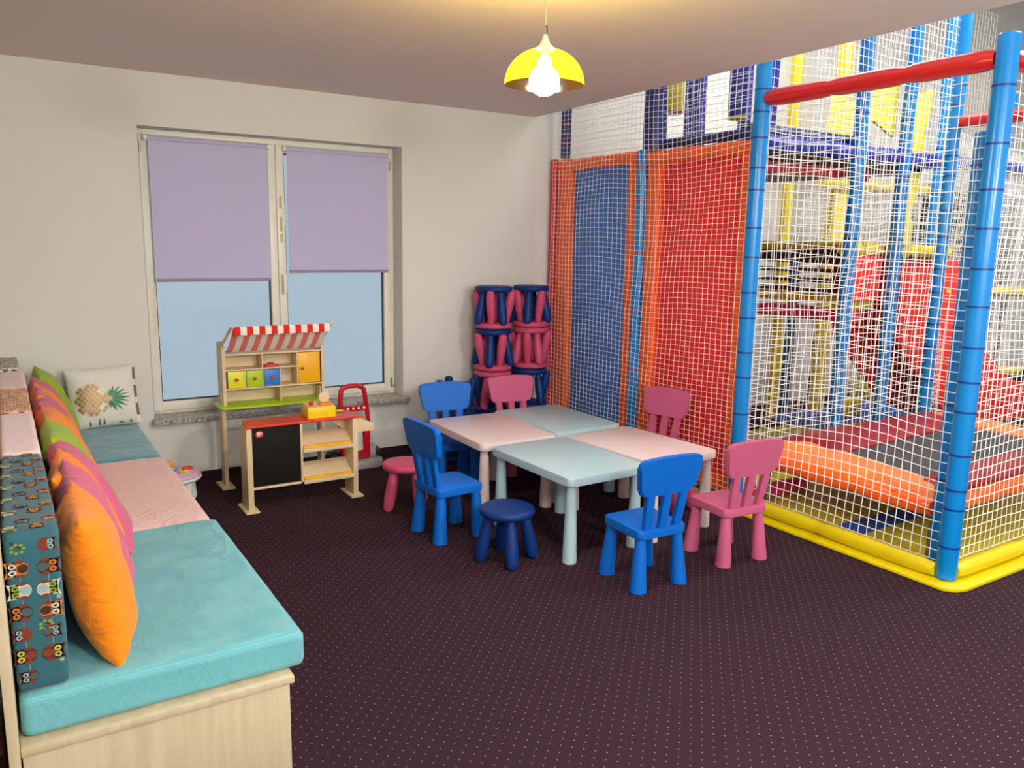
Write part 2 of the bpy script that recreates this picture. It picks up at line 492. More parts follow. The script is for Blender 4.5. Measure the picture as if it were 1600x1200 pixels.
# ------------------------------------------------------------------ mesh builder
class B:
    def __init__(self):
        self.bm = bmesh.new()
        self.mats = []

    def _mi(self, m):
        if m is None:
            return 0
        if m not in self.mats:
            self.mats.append(m)
        return self.mats.index(m)

    def _begin(self):
        for f in self.bm.faces:
            f.tag = True

    def _end(self, m, smooth=False):
        i = self._mi(m)
        for f in self.bm.faces:
            if not f.tag:
                f.material_index = i
                f.smooth = smooth

    def box(self, x0, x1, y0, y1, z0, z1, m=None, bev=0.0, seg=2, M4=None):
        self._begin()
        vs = [self.bm.verts.new((x, y, z)) for z in (z0, z1) for y in (y0, y1) for x in (x0, x1)]
        F = [(0, 2, 3, 1), (4, 5, 7, 6), (0, 1, 5, 4), (2, 6, 7, 3), (0, 4, 6, 2), (1, 3, 7, 5)]
        fs = [self.bm.faces.new([vs[i] for i in f]) for f in F]
        if bev > 0:
            es = list({e for f in fs for e in f.edges})
            r = bmesh.ops.bevel(self.bm, geom=es, offset=bev, segments=seg, affect='EDGES', profile=0.5)
            if M4 is not None:
                nv = {v for f in self.bm.faces if not f.tag for v in f.verts}
                for v in nv:
                    v.co = M4 @ v.co
        elif M4 is not None:
            for v in vs:
                v.co = M4 @ v.co
        self._end(m, bev > 0)
        return self

    def ring(self, c, ax, r, n=16, rot=0.0):
        ax = Vector(ax).normalized()
        u = ax.orthogonal().normalized()
        if abs(ax.z) > 0.9:
            u = Vector((1, 0, 0))
            u = (u - ax * u.dot(ax)).normalized()
        w = ax.cross(u)
        return [self.bm.verts.new(Vector(c) + (u * math.cos(rot + 2 * PI * k / n) + w * math.sin(rot + 2 * PI * k / n)) * r)
                for k in range(n)]

    def loft(self, rings, m=None, cap=True, smooth=True, closed=True):
        self._begin()
        for a, b in zip(rings[:-1], rings[1:]):
            n = len(a)
            for k in range(n if closed else n - 1):
                self.bm.faces.new((a[k], a[(k + 1) % n], b[(k + 1) % n], b[k]))
        if cap:
            self.bm.faces.new(list(reversed(rings[0])))
            self.bm.faces.new(rings[-1])
        self._end(m, smooth)
        return self

    def cyl(self, p0, p1, r0, r1=None, n=16, m=None, smooth=True, cap=True):
        r1 = r0 if r1 is None else r1
        p0, p1 = Vector(p0), Vector(p1)
        ax = p1 - p0
        return self.loft([self.ring(p0, ax, r0, n), self.ring(p1, ax, r1, n)], m, cap, smooth)

    def tube(self, pts, r, n=10, m=None, cap=True, closed=False):
        pts = [Vector(p) for p in pts]
        rings = []
        N = len(pts)
        for i, p in enumerate(pts):
            if closed:
                d = pts[(i + 1) % N] - pts[i - 1]
            else:
                d = pts[min(i + 1, N - 1)] - pts[max(i - 1, 0)]
            rr = r(i / max(1, N - 1)) if callable(r) else r
            d.normalize()
            if i == 0:
                u = d.orthogonal().normalized()
            else:
                u = (u - d * u.dot(d)).normalized()
            w = d.cross(u)
            rings.append([self.bm.verts.new(p + (u * math.cos(2 * PI * k / n) + w * math.sin(2 * PI * k / n)) * rr) for k in range(n)])
        if closed:
            self._begin()
            for i in range(N):
                a, b = rings[i], rings[(i + 1) % N]
                for k in range(n):
                    self.bm.faces.new((a[k], a[(k + 1) % n], b[(k + 1) % n], b[k]))
            self._end(m, True)
            return self
        return self.loft(rings, m, cap, True)

    def lathe(self, prof, n=32, c=(0, 0, 0), m=None, smooth=True, cap=True):
        """prof: (r, z) list from bottom to top"""
        rings = []
        for r, z in prof:
            rings.append([self.bm.verts.new((c[0] + r * math.cos(2 * PI * k / n), c[1] + r * math.sin(2 * PI * k / n), c[2] + z))
                          for k in range(n)])
        return self.loft(rings, m, cap, smooth)

    def prism(self, poly, axis, a, b, m=None, bev=0.0, seg=2, smooth=None):
        """poly of 2-D points extruded along axis from a to b; axis X: (y,z), Y: (x,z), Z: (x,y)"""
        self._begin()

        def P(q, t):
            return {'X': (t, q[0], q[1]), 'Y': (q[0], t, q[1]), 'Z': (q[0], q[1], t)}[axis]
        A = [self.bm.verts.new(P(q, a)) for q in poly]
        Bv = [self.bm.verts.new(P(q, b)) for q in poly]
        n = len(poly)
        fs = [self.bm.faces.new(list(reversed(A))), self.bm.faces.new(Bv)]
        es = []
        for k in range(n):
            fs.append(self.bm.faces.new((A[k], A[(k + 1) % n], Bv[(k + 1) % n], Bv[k])))
        if bev > 0:
            es = [e for e in list(fs[0].edges) + list(fs[1].edges)]
            bmesh.ops.bevel(self.bm, geom=es, offset=bev, segments=seg, affect='EDGES', profile=0.5)
        self._end(m, bev > 0 if smooth is None else smooth)
        return self

    def sphere(self, c, r, m=None, sx=1, sy=1, sz=1, u=20, v=12):
        self._begin()
        mt = Matrix.Translation(c) @ Matrix.Diagonal((sx, sy, sz, 1))
        bmesh.ops.create_uvsphere(self.bm, u_segments=u, v_segments=v, radius=r, matrix=mt)
        self._end(m, True)
        return self

    def poly(self, pts, m=None):
        self._begin()
        self.bm.faces.new([self.bm.verts.new(p) for p in pts])
        self._end(m)
        return self

    def build(self, name, m=None, parent=None, autosmooth=True):
        me = bpy.data.meshes.new(name)
        bmesh.ops.recalc_face_normals(self.bm, faces=self.bm.faces)
        if m is not None:
            if self.mats:
                # faces made without a material use slot 0 -> keep the given material first
                for f in self.bm.faces:
                    f.material_index += 0
            mats = self.mats or [m]
        else:
            mats = self.mats
        self.bm.to_mesh(me)
        self.bm.free()
        for k in mats:
            me.materials.append(k)
        if autosmooth:
            try:
                me.set_sharp_from_angle(angle=math.radians(40))
            except Exception:
                pass
        o = bpy.data.objects.new(name, me)
        C.objects.link(o)
        if parent is not None:
            o.parent = parent
        return o


def tag(o, label=None, cat=None, group=None, kind=None):
    if label:
        o['label'] = label
    if cat:
        o['category'] = cat
    if group:
        o['group'] = group
    if kind:
        o['kind'] = kind
    return o


def empty(name, loc=(0, 0, 0), rz=0.0, label=None, cat=None, group=None):
    o = bpy.data.objects.new(name, None)
    o.empty_display_size = 0.1
    C.objects.link(o)
    o.location = loc
    o.rotation_euler = (0, 0, rz)
    return tag(o, label, cat, group)


def dup(root, loc, rot=(0, 0, 0), label=None, group=None):
    r = root.copy()
    C.objects.link(r)
    r.location = loc
    r.rotation_euler = rot
    if label:
        r['label'] = label
    if group:
        r['group'] = group
    for ch in list(root.children):
        c = ch.copy()
        C.objects.link(c)
        c.parent = r
        for g in list(ch.children):
            d = g.copy()
            C.objects.link(d)
            d.parent = c
    return r


def rrect(x0, x1, y0, y1, r, n=5):
    """rounded rectangle outline"""
    pts = []
    for cx, cy, a0 in ((x1 - r, y0 + r, -PI / 2), (x1 - r, y1 - r, 0), (x0 + r, y1 - r, PI / 2), (x0 + r, y0 + r, PI)):
        for k in range(n + 1):
            a = a0 + PI / 2 * k / n
            pts.append((cx + r * math.cos(a), cy + r * math.sin(a)))
    return pts


def soft_box(x0, x1, y0, y1, z0, z1, r, m, name, parent=None, cuts=24, amp=0.0, seed=0, freq=4.0, top_only=True, bulge=0.0):
    """padded block: rounded, slightly uneven"""
    bm = bmesh.new()
    bmesh.ops.create_cube(bm, size=2.0)
    bmesh.ops.subdivide_edges(bm, edges=bm.edges[:], cuts=cuts, use_grid_fill=True)
    c = Vector(((x0 + x1) / 2, (y0 + y1) / 2, (z0 + z1) / 2))
    h = Vector(((x1 - x0) / 2, (y1 - y0) / 2, (z1 - z0) / 2))
    off = Vector((seed * 3.1, seed * 1.7, seed * 2.3))
    for v in bm.verts:
        q = []
        for i in range(3):
            t = v.co[i]
            # bunch the loops towards the edges
            q.append(math.copysign(abs(t) ** 0.8, t) * h[i])
        q = Vector(q)
        inner = Vector([max(-h[i] + r, min(h[i] - r, q[i])) for i in range(3)])
        d = q - inner
        if d.length > 1e-9:
            q = inner + d.normalized() * r
        p = c + q
        if amp > 0:
            w = 1.0
            if top_only:
                w = max(0.0, min(1.0, (p.z - (z1 - r * 1.2)) / (r * 1.2 + 1e-6)))
            nz = noise.noise((p + off) * freq) + 0.5 * noise.noise((p + off) * freq * 2.3)
            nrm = d.normalized() if d.length > 1e-9 else Vector((0, 0, 1))
            p = p + (Vector((0, 0, 1)) if top_only else nrm) * nz * amp * w
        if bulge > 0:
            s = (1 - (q.x / h.x) ** 2) * (1 - (q.y / h.y) ** 2)
            if q.z > 0:
                p.z += bulge * s
        v.co = p
    for f in bm.faces:
        f.smooth = True
    me = bpy.data.meshes.new(name)
    bm.to_mesh(me)
    bm.free()
    me.materials.append(m)
    o = bpy.data.objects.new(name, me)
    C.objects.link(o)
    if parent:
        o.parent = parent
    return o


def struct(name, b, m=None):
    o = b.build(name, m)
    o['kind'] = 'structure'
    return o


# ------------------------------------------------------------------ the room shell
WY = 5.74          # back wall
CZ = 2.70          # low ceiling
HZ = 4.9           # hall ceiling
K = 5.90 / 5.74    # window plane sits 16 cm inside the wall


def WX(x):
    return x * K


def WZ(z):
    return CAMZ + (z - CAMZ) * K


b = B()
b.box(-1.6, 12.6, -1.6, 6.2, -0.1, 0.0, M['carpet'])
struct('floor', b)

b = B()
ox0, ox1, oz0, oz1 = 0.812, 2.638, 0.445, 2.372
b.box(-1.6, ox0, WY, WY + 0.3, 0, CZ, M['wall'])
b.box(ox1, 3.86, WY, WY + 0.3, 0, CZ, M['wall'])
b.box(ox0, ox1, WY, WY + 0.3, 0, oz0, M['wall'])
b.box(ox0, ox1, WY, WY + 0.3, oz1, CZ, M['wall'])
struct('wall_back', b)
b = B()
b.box(3.86, 12.6, WY, WY + 0.3, 0, HZ, M['hall_wall'])
struct('wall_hall_back', b)
b = B()
b.box(-1.7, -1.6, -1.6, WY, 0, CZ, M['wall'])
struct('wall_left', b)
b = B()
b.box(-1.7, 12.6, -1.7, -1.6, 0, HZ, M['wall'])
struct('wall_front', b)
b = B()
b.box(12.5, 12.6, -1.6, WY, 0, HZ, M['hall_wall'])
struct('wall_hall_right', b)
b = B()
# low ceiling slab, its free edge runs slightly askew; the upstand closes the hall above it
b.prism([(-1.7, -1.7), (3.47, -1.7), (3.835, WY), (-1.7, WY)], 'Z', CZ, CZ + 0.16, M['ceiling'])
struct('ceiling', b)
b = B()
b.prism([(3.37, -1.6), (3.47, -1.6), (3.83, WY), (3.73, WY)], 'Z', CZ + 0.16, HZ, M['hall_wall'])
struct('wall_hall_left', b)
b = B()
b.box(3.3, 12.6, -1.7, WY + 0.3, HZ, HZ + 0.1, M['hall_wall'])
struct('ceiling_hall', b)
b = B()
b.prism([(WY - 0.012, 0), (WY, 0), (WY, 0.068), (WY - 0.008, 0.068)], 'X', -1.6, 3.93, M['baseboard'])
struct('baseboard_back', b)

# ------------------------------------------------------------------ window
win = empty('window_1', (0, 0, 0))
win['kind'] = 'structure'
fy0, fy1 = 5.895, 5.96
x0, x1 = 0.812, 2.638
zb, zt = 0.462, 2.372
b = B()
fw = 0.05
b.box(x0, x0 + fw, fy0 + .012, fy1, zb, zt, M['pvc_white'], 0.004)
b.box(x1 - fw, x1, fy0 + .012, fy1, zb, zt, M['pvc_white'], 0.004)
b.box(x0 + fw, x1 - fw, fy0 + .012, fy1, zb, zb + 0.045, M['pvc_white'], 0.004)
b.box(x0 + fw, x1 - fw, fy0 + .012, fy1, zt - 0.05, zt, M['pvc_white'], 0.004)
o = b.build('window_frame', None, win)


def sash(xa, xb, name, left):
    """one opening leaf: frame profile, rubber seal, pane"""
    ga, gb = xa + 0.058, xb - 0.055
    zz0, zz1 = zb + 0.03, zt - 0.035
    b = B()
    b.box(xa, ga, fy0 - .012, fy0 + 0.05, zz0, zz1, M['pvc_white'], 0.006)
    b.box(gb, xb, fy0 - .012, fy0 + 0.05, zz0, zz1, M['pvc_white'], 0.006)
    b.box(ga - .002, gb + .002, fy0 - .012, fy0 + 0.05, zz0, zz0 + 0.062, M['pvc_white'], 0.006)
    b.box(ga - .002, gb + .002, fy0 - .012, fy0 + 0.05, zz1 - 0.06, zz1, M['pvc_white'], 0.006)
    s = b.build(name, None, win)
    b = B()
    q = 0.008
    gz0, gz1 = zz0 + 0.062, zz1 - 0.06
    for a in ((ga, ga + q, gz0, gz1), (gb - q, gb, gz0, gz1), (ga + q, gb - q, gz0, gz0 + q), (ga + q, gb - q, gz1 - q, gz1)):
        b.box(a[0], a[1], fy0 + .012, fy0 + .03, a[2], a[3], M['seal'])
    b.build('seal', None, s)
    b = B()
    b.box(ga, gb, fy0 + .018, fy0 + .024, gz0, gz1, M['glass'])
    b.build('pane', None, s)
    return s


mid = WX(1.672)
s1 = sash(x0 + 0.022, mid + 0.004, 'window_sash', True)
s2 = sash(mid + 0.006, x1 - 0.035, 'window_sash', False)
# handle with backplate on the right leaf's stile
b = B()
hx = mid + 0.034
hz = WZ(1.41)
b.box(hx - .014, hx + .014, fy0 - .022, fy0 - .012, hz - .035, hz + .035, M['pvc_white'], 0.004)
b.cyl((hx, fy0 - .02, hz + .012), (hx, fy0 - .055, hz + .012), 0.009, m=M['pvc_white'])
b.box(hx - .010, hx + .010, fy0 - .066, fy0 - .05, hz - .115, hz + .024, M['pvc_white'], 0.005)
b.build('window_handle', None, win)
# strips of old tape on the same stile
b = B()
for za, zc, w in ((1.97, 1.885, .011), (1.83, 1.73, .010), (1.715, 1.655, .009)):
    b.box(hx - w, hx + w * .8, fy0 - .0135, fy0 - .0115, WZ(zc), WZ(za), M['tape'])
b.build('tape', None, win)
b = B()
for hxq, hzq in ((x1 - .04, 2.24), (x1 - .04, .56), (x0 + .03, 2.26)):
    b.cyl((hxq, fy0 - .016, hzq - .035), (hxq, fy0 - .016, hzq + .035), 0.007, m=M['pvc_white'])
for xq, zq in ((x1 - .012, zb + .07), (x1 - .13, zb + .045)):
    b.box(xq - .008, xq + .008, fy0 - .01, fy0 + .012, zq - .006, zq + .006, M['metal'], .002)
b.build('hinge', None, win)

b = B()
b.prism([(5.665, .438), (5.665, .466), (5.672, .470), (5.93, .470), (5.93, .438)], 'X', 0.80, 2.668, M['granite'])
o = b.build('windowsill', None)
tag(o, kind='structure')

# roller blinds, each hung on its own leaf


def blind(xa, xb, zt_, zb_, label, chain_x, chain_z):
    e = empty('roller_blind', ((xa + xb) / 2, 5.86, zt_), 0, label, 'blind', 'lavender roller blinds in the window')
    w = (xb - xa) / 2
    b = B()
    b.box(-w, w, -.0015, .0015, -(zt_ - zb_), 0.0, M['blind'])
    b.build('blind_fabric', None, e)
    b = B()
    b.box(-w - .002, w + .002, -.006, .006, -(zt_ - zb_) - .022, -(zt_ - zb_), M['blind_bar'], .003)
    b.build('bottom_bar', None, e)
    b = B()
    b.cyl((-w - .004, .004, .008), (w + .004, .004, .008), .017, n=18, m=M['blind'])
    b.build('roller_tube', None, e)
    for s in (-1, 1):
        b = B()
        b.cyl((s * (w + .004), .004, .008), (s * (w + .024), .004, .008), .021, n=18, m=M['pvc_white'])
        b.box(s * (w + .014) - .006, s * (w + .014) + .006, .0, .03, -.012, .03, M['pvc_white'], .002)
        b.build('end_bracket', None, e)
    b = B()
    cx = s_chain = chain_x - (xa + xb) / 2
    pts = []
    L = zt_ - chain_z
    for k in range(13):
        pts.append((cx, -.012, .0 - L * k / 12))
    for k in range(1, 6):
        a = PI * k / 6
        pts.append((cx + .009 - .009 * math.cos(a), -.012, -L - .009 * math.sin(a)))
    for k in range(13):
        pts.append((cx + .018, -.012, -L + L * k / 12))
    b.tube(pts, .0018, 6, M['pvc_white'])
    b.build('pull_chain', None, e)
    return e


blind(WX(.862), WX(1.614), 2.305, 1.400, 'wider lavender roller blind on the left window leaf, hanging lower', WX(.850), 1.02)
blind(WX(1.748), WX(2.500), 2.302, 1.456, 'lavender roller blind on the right window leaf, bottom bar higher', WX(2.515), 1.12)

# ------------------------------------------------------------------ bench along the left
bench = empty('storage_bench', (0.3, 4.0, 0), 0, 'long pale wooden storage bench with tall backboard along the left side', 'bench')
by0, by1 = 2.272, 5.725


def rel(e):
    return -Vector(e.location)


def bbox(name, e, args, m, bev=.002):
    b = B()
    b.box(*args, m, bev)
    for v in b.bm.verts:
        v.co -= Vector(e.location)
    return b.build(name, None, e)


bbox('end_panel', bench, (-.045, .662, by0 + .012, by0 + .03, 0, .338), M['bench_wood'])
bbox('end_panel', bench, (-.045, .662, by1 - .03, by1 - .012, 0, .338), M['bench_wood'])
bbox('front_panel', bench, (.644, .662, by0 + .03, by1 - .03, 0, .338), M['bench_wood'])
bbox('seat_board', bench, (-.048, .675, by0, by1, .338, .363), M['bench_wood'], .004)
bbox('backboard', bench, (-.075, -.049, by0 - .02, by1, 0, .93), M['bench_wood'], .003)

# three seat mattresses
mt = soft_box(-.042, .722, 2.305, 3.515, .365, .484, .026, M['turq'], 'seat_mattress', cuts=46, amp=.005, seed=1, freq=5, bulge=.004)
tag(mt, 'turquoise ribbed seat mattress nearest the camera, under the front orange cushion', 'mattress', 'seat mattresses on the bench')
mt = soft_box(-.042, .706, 3.52, 4.72, .365, .478, .026, M['pink_cover'], 'seat_mattress', cuts=34, amp=.004, seed=2, freq=5, bulge=.004)
tag(mt, 'pale pink seat mattress in the middle of the bench', 'mattress', 'seat mattresses on the bench')
mt = soft_box(-.042, .70, 4.725, 5.72, .365, .476, .026, M['teal_cover'], 'seat_mattress', cuts=34, amp=.004, seed=3, freq=5, bulge=.004)
tag(mt, 'darker teal velvety seat mattress under the pineapple cushion', 'mattress', 'seat mattresses on the bench')


# back cushions (foam blocks) standing along the backboard
def blk(y0, y1, m, label, z1=.925, x1=.08, seed=0):
    o = soft_box(-.045, x1, y0, y1, .486, z1, .018, m, 'back_cushion', cuts=16, amp=.003, seed=seed, freq=6, top_only=False)
    return tag(o, label, 'cushion', 'block cushions along the backboard')


# --- owl print: flat motifs lying on the faces of the foam block
def owl(b, F, s, body, wing, eye, flip):
    """F maps local (u, v) in metres to a point just above the cloth; the owls lie on their sides"""
    def ell(cu, cv, ru, rv, m, lift, n=14):
        b.poly([F(cu + ru * math.cos(2 * PI * k / n), cv + rv * math.sin(2 * PI * k / n), lift) for k in range(n)], m)
    d = -1 if flip else 1
    ell(0, 0, .021 * s, .0175 * s, body, .0006)
    b.poly([F(d * .004 * s, -.0165 * s, .0006), F(d * .019 * s, -.0165 * s, .0006), F(d * .019 * s, .0165 * s, .0006), F(d * .004 * s, .0165 * s, .0006)], body)
    # ears
    b.poly([F(d * .012 * s, .012 * s, .0006), F(d * .026 * s, .019 * s, .0006), F(d * .021 * s, .004 * s, .0006)], body)
    b.poly([F(d * .012 * s, -.012 * s, .0006), F(d * .026 * s, -.019 * s, .0006), F(d * .021 * s, -.004 * s, .0006)], body)
    # belly and wings
    ell(-d * .009 * s, 0, .011 * s, .010 * s, wing, .0009)
    for q in (-1, 1):
        ell(d * .010 * s, q * .0070 * s, .0072 * s, .0064 * s, eye, .0010)
        ell(d * .010 * s, q * .0070 * s, .0032 * s, .0030 * s, M['o_brown'], .0013, 10)
        ell(-d * .004 * s, q * .0155 * s, .009 * s, .004 * s, M['o_rust'], .0008, 10)
    b.poly([F(d * .004 * s, -.002 * s, .0012), F(d * .004 * s, .002 * s, .0012), F(-d * .001 * s, 0, .0012)], M['o_orange'])


oc = blk(2.335, 3.235, M['owl_cloth'], 'dark teal back cushion with printed owls, nearest block by the backboard', x1=.082, seed=5)
ob = B()
random.seed(4)
yf = 2.335 - .0012
kinds = [('o_rust', 'o_brown', 'o_white'), ('o_orange', 'o_brown', 'o_white'), ('o_brown', 'o_grey', 'o_orange'), ('o_white', 'o_line', 'o_green'),
         ('o_brown', 'o_grey', 'o_orange'), ('o_orange', 'o_rust', 'o_white'), ('o_rust', 'o_brown', 'o_o' if False else 'o_white'),
         ('o_brown', 'o_orange', 'o_yellow'), ('o_brown', 'o_grey', 'o_line')]


def face_near(cu, cv):
    return lambda u, v, l: (cu + v if False else cu + u, yf - l, cv + v)


COLS = ([None, ('o_orange', 'o_brown', 'o_white'), ('o_white', 'o_line', 'o_green'), ('o_brown', 'o_grey', 'o_orange'),
         ('o_rust', 'o_rust', 'o_line'), ('o_brown', 'o_rust', 'o_yellow'), ('o_brown', 'o_grey', 'o_line')],
        [('o_rust', 'o_rust', 'o_line'), ('o_brown', 'o_grey', 'o_orange'), ('o_white', 'o_line', 'o_green'), ('o_orange', 'o_brown', 'o_white'),
         ('o_brown', 'o_grey', 'o_line'), ('o_brown', 'o_rust', 'o_yellow'), None])
for c in range(2):
    cx = -.014 + c * .062
    pts = []
    for r in range(7):
        cz = .893 - r * .0605 - (.004 if c else 0)
        k = COLS[c][r]
        x = cx + random.uniform(-.004, .004)
        if k:
            owl(ob, face_near(x, cz), 1.22 if r in (1, 2, 3, 5) else 1.0, M[k[0]], M[k[1]], M[k[2]], c == 0)
            pts.append((x, cz))
    for (xa, za), (xb, zb_) in zip(pts[:-1], pts[1:]):
        ob.poly([(xa + .002, yf - .0003, za), (xa + .0032, yf - .0003, za), (xb + .0032, yf - .0003, zb_), (xb + .002, yf - .0003, zb_)], M['o_line'])
# leafy twigs
for tx, tz in ((-.014, .893), (.036, .672)):
    ob.poly([(tx - .016, yf - .0005, tz + .012), (tx - .014, yf - .0005, tz + .015), (tx + .016, yf - .0005, tz - .010), (tx + .014, yf - .0005, tz - .013)], M['o_brown'])
    for k in range(7):
        a = k * .9
        lx, lz = tx + .014 * math.cos(a), tz + .012 * math.sin(a) - .006
        ob.poly([(lx + .005 * math.cos(2 * PI * j / 8), yf - .0007, lz + .004 * math.sin(2 * PI * j / 8)) for j in range(8)], M['o_green'])
for sx, sz in ((.07, .74), (-.035, .82), (.065, .56), (-.03, .52)):
    for k in range(3):
        a = PI * k / 3
        dx, dz = .007 * math.cos(a), .007 * math.sin(a)
        px, pz = -.0009 * math.sin(a), .0009 * math.cos(a)
        ob.poly([(sx + dx + px, yf - .0005, sz + dz + pz), (sx - dx + px, yf - .0005, sz - dz + pz), (sx - dx - px, yf - .0005, sz - dz - pz), (sx + dx - px, yf - .0005, sz + dz - pz)], M['o_white'])
zt_ = .925 + .0025


def face_top(cu, cv):
    return lambda u, v, l: (cu + v, cv + u, zt_ + l)


for c in range(4):
    for r in range(9):
        cy = 2.385 + r * .135 + (0.055 if c % 2 else 0)
        if cy > 3.20:
            continue
        bo, wi, ey = [kinds[3], ('o_grey', 'o_brown', 'o_line'), kinds[7], kinds[5]][c]
        owl(ob, face_top(-.028 + c * .031, cy), .95, M[bo], M[wi], M[ey], r % 2 == 0)
ob.build('owl_print', None, oc)

blk(3.24, 4.02, M['pale_pink'], 'pale pink towelling back cushion just behind the owl print one', seed=6)
blk(4.025, 4.66, M['weave'], 'peach woven-pattern back cushion between two pale pink ones', z1=.928, seed=7)
blk(4.665, 5.26, M['pale_pink'], 'pale pink back cushion farther along, behind the peach woven one', z1=.925, seed=8)
blk(5.265, 5.715, M['stripe_grey'], 'grey and brown slub patterned back cushion in the far corner', z1=.945, x1=.06, seed=9)


# ------------------------------------------------------------------ scatter cushions
def pillow_fn(w, h, t, seed, pinch=.06, wr=.004):
    off = Vector((seed * 5.3, seed * 2.1, seed * 7.7))

    def f(u, v, side):
        # u, v in -1..1 ; pillow lies in its local XZ plane, bulging along Y
        ku = 1 - pinch * (1 - abs(v) ** 2.5) if True else 1
        kv = 1 - pinch * (1 - abs(u) ** 2.5)
        x = u * w / 2 * ku
        z = v * h / 2 * kv
        e = max(0.0, (1 - u ** 4) * (1 - v ** 4))
        th = t / 2 * e ** .62
        edge = max(abs(u), abs(v))
        n1 = noise.noise(Vector((x * 11, z * 11, side * 3.0)) + off) + .6 * noise.noise(Vector((x * 26, z * 9, side * 5.0)) + off)
        # gathers running in from the seam
        g = noise.noise(Vector((u * 7 if abs(v) > abs(u) else v * 7, 3.3 * side, 0)) + off) * max(0, edge - .45) * 1.5
        y = side * (th + (n1 * wr + g * wr * 2.2) * (1 - edge ** 8))
        return Vector((x, y, z))
    return f


def pillow(name, w, h, t, m, seed, n=26, pinch=.06, wr=.004):
    f = pillow_fn(w, h, t, seed, pinch, wr)
    bm = bmesh.new()
    G = {}
    for s in (-1, 1):
        for i in range(n + 1):
            for j in range(n + 1):
                u = math.sin((2 * i / n - 1) * PI / 2)
                v = math.sin((2 * j / n - 1) * PI / 2)
                if s == 1 and (i in (0, n) or j in (0, n)):
                    G[s, i, j] = G[-1, i, j]
                else:
                    G[s, i, j] = bm.verts.new(f(u, v, s))
        for i in range(n):
            for j in range(n):
                q = (G[s, i, j], G[s, i + 1, j], G[s, i + 1, j + 1], G[s, i, j + 1])
                fc = bm.faces.new(q if s == 1 else tuple(reversed(q)))
                fc.smooth = True
    bmesh.ops.recalc_face_normals(bm, faces=bm.faces)
    me = bpy.data.meshes.new(name)
    bm.to_mesh(me)
    bm.free()
    me.materials.append(m)
    o = bpy.data.objects.new(name, me)
    C.objects.link(o)
    return o, f


# (centre y, centre x, lean, turn, colour, label); the plane of each cushion stands along the bench, leaning on the backs
PIL = [
    (2.58, .176, .17, -.03, 'p_orange', 'plump orange cushion at the near end of the row, beside the owl block'),
    (2.93, .205, .30, -.02, 'p_pink', 'pink cushion directly behind the nearest orange cushion'),
    (3.16, .205, .40, -.10, 'p_orange', 'second orange cushion from the camera, between two pink ones'),
    (3.44, .238, .46, .06, 'p_pink', 'pink cushion whose lower corner pokes out, in front of the near green one'),
    (3.78, .213, .40, .0, 'p_green', 'lime green cushion in the middle of the row'),
    (4.20, .215, .42, .02, 'p_orange', 'orange cushion just behind the middle lime green cushion'),
    (4.50, .205, .40, .02, 'p_pink', 'pink cushion behind the third orange cushion'),
    (4.76, .205, .40, .00, 'p_orange', 'orange cushion farthest along the row, mostly hidden between two pink ones'),
    (5.00, .205, .40, .02, 'p_pink', 'farthest pink cushion, right before the corner lime green one'),
    (5.36, .225, .36, .02, 'p_green', 'lime green cushion at the far end of the row by the wall'),
]
for i, (cy, cx, lean, turn, m, label) in enumerate(PIL):
    hgt = .46
    o, f = pillow('scatter_cushion', .44, hgt, .165 if i == 0 else .15, M[m], i + 1, pinch=.07, wr=.008)
    # local X -> along the bench, local Z -> up and leaning to the backs
    Rm = Matrix.Rotation(turn, 4, 'Z') @ Matrix.Rotation(-lean, 4, 'Y') @ Matrix.Rotation(PI / 2, 4, 'Z')
    o.matrix_world = Matrix.Translation((cx, cy, .484 + .218 * math.cos(lean) - .0)) @ Rm
    tag(o, label, 'cushion', 'scatter cushions in a row on the bench')

# white cushion with a pineapple, against the back wall
pin, pf = pillow('pineapple_cushion', .415, .39, .13, M['p_white'], 33, n=30, pinch=.05, wr=.003)
tag(pin, 'white cushion with a gold and green pineapple, leaning on the back wall', 'cushion')
pin.matrix_world = Matrix.Translation((.505, 5.612, .669)) @ Matrix.Rotation(.02, 4, 'Z') @ Matrix.Rotation(-.20, 4, 'X') @ Matrix.Rotation(-.03, 4, 'Y')


def on_pillow(b, quad, m, lift=.0018, n=4):
    """small patch of four (u, v) corners laid on the cushion's front (-Y) side"""
    b._begin()
    V = {}
    for i in range(n + 1):
        for j in range(n + 1):
            s, t = i / n, j / n
            u = (quad[0][0] * (1 - s) + quad[1][0] * s) * (1 - t) + (quad[3][0] * (1 - s) + quad[2][0] * s) * t
            v = (quad[0][1] * (1 - s) + quad[1][1] * s) * (1 - t) + (quad[3][1] * (1 - s) + quad[2][1] * s) * t
            p = pf(u, v, -1)
            V[i, j] = b.bm.verts.new((p.x, p.y - lift, p.z))
    for i in range(n):
        for j in range(n):
            b.bm.faces.new((V[i, j], V[i + 1, j], V[i + 1, j + 1], V[i, j + 1]))
    b._end(m, True)


b = B()
pcu, pcv, pru, prv = -.36, -.06, .52, .56
random.seed(11)
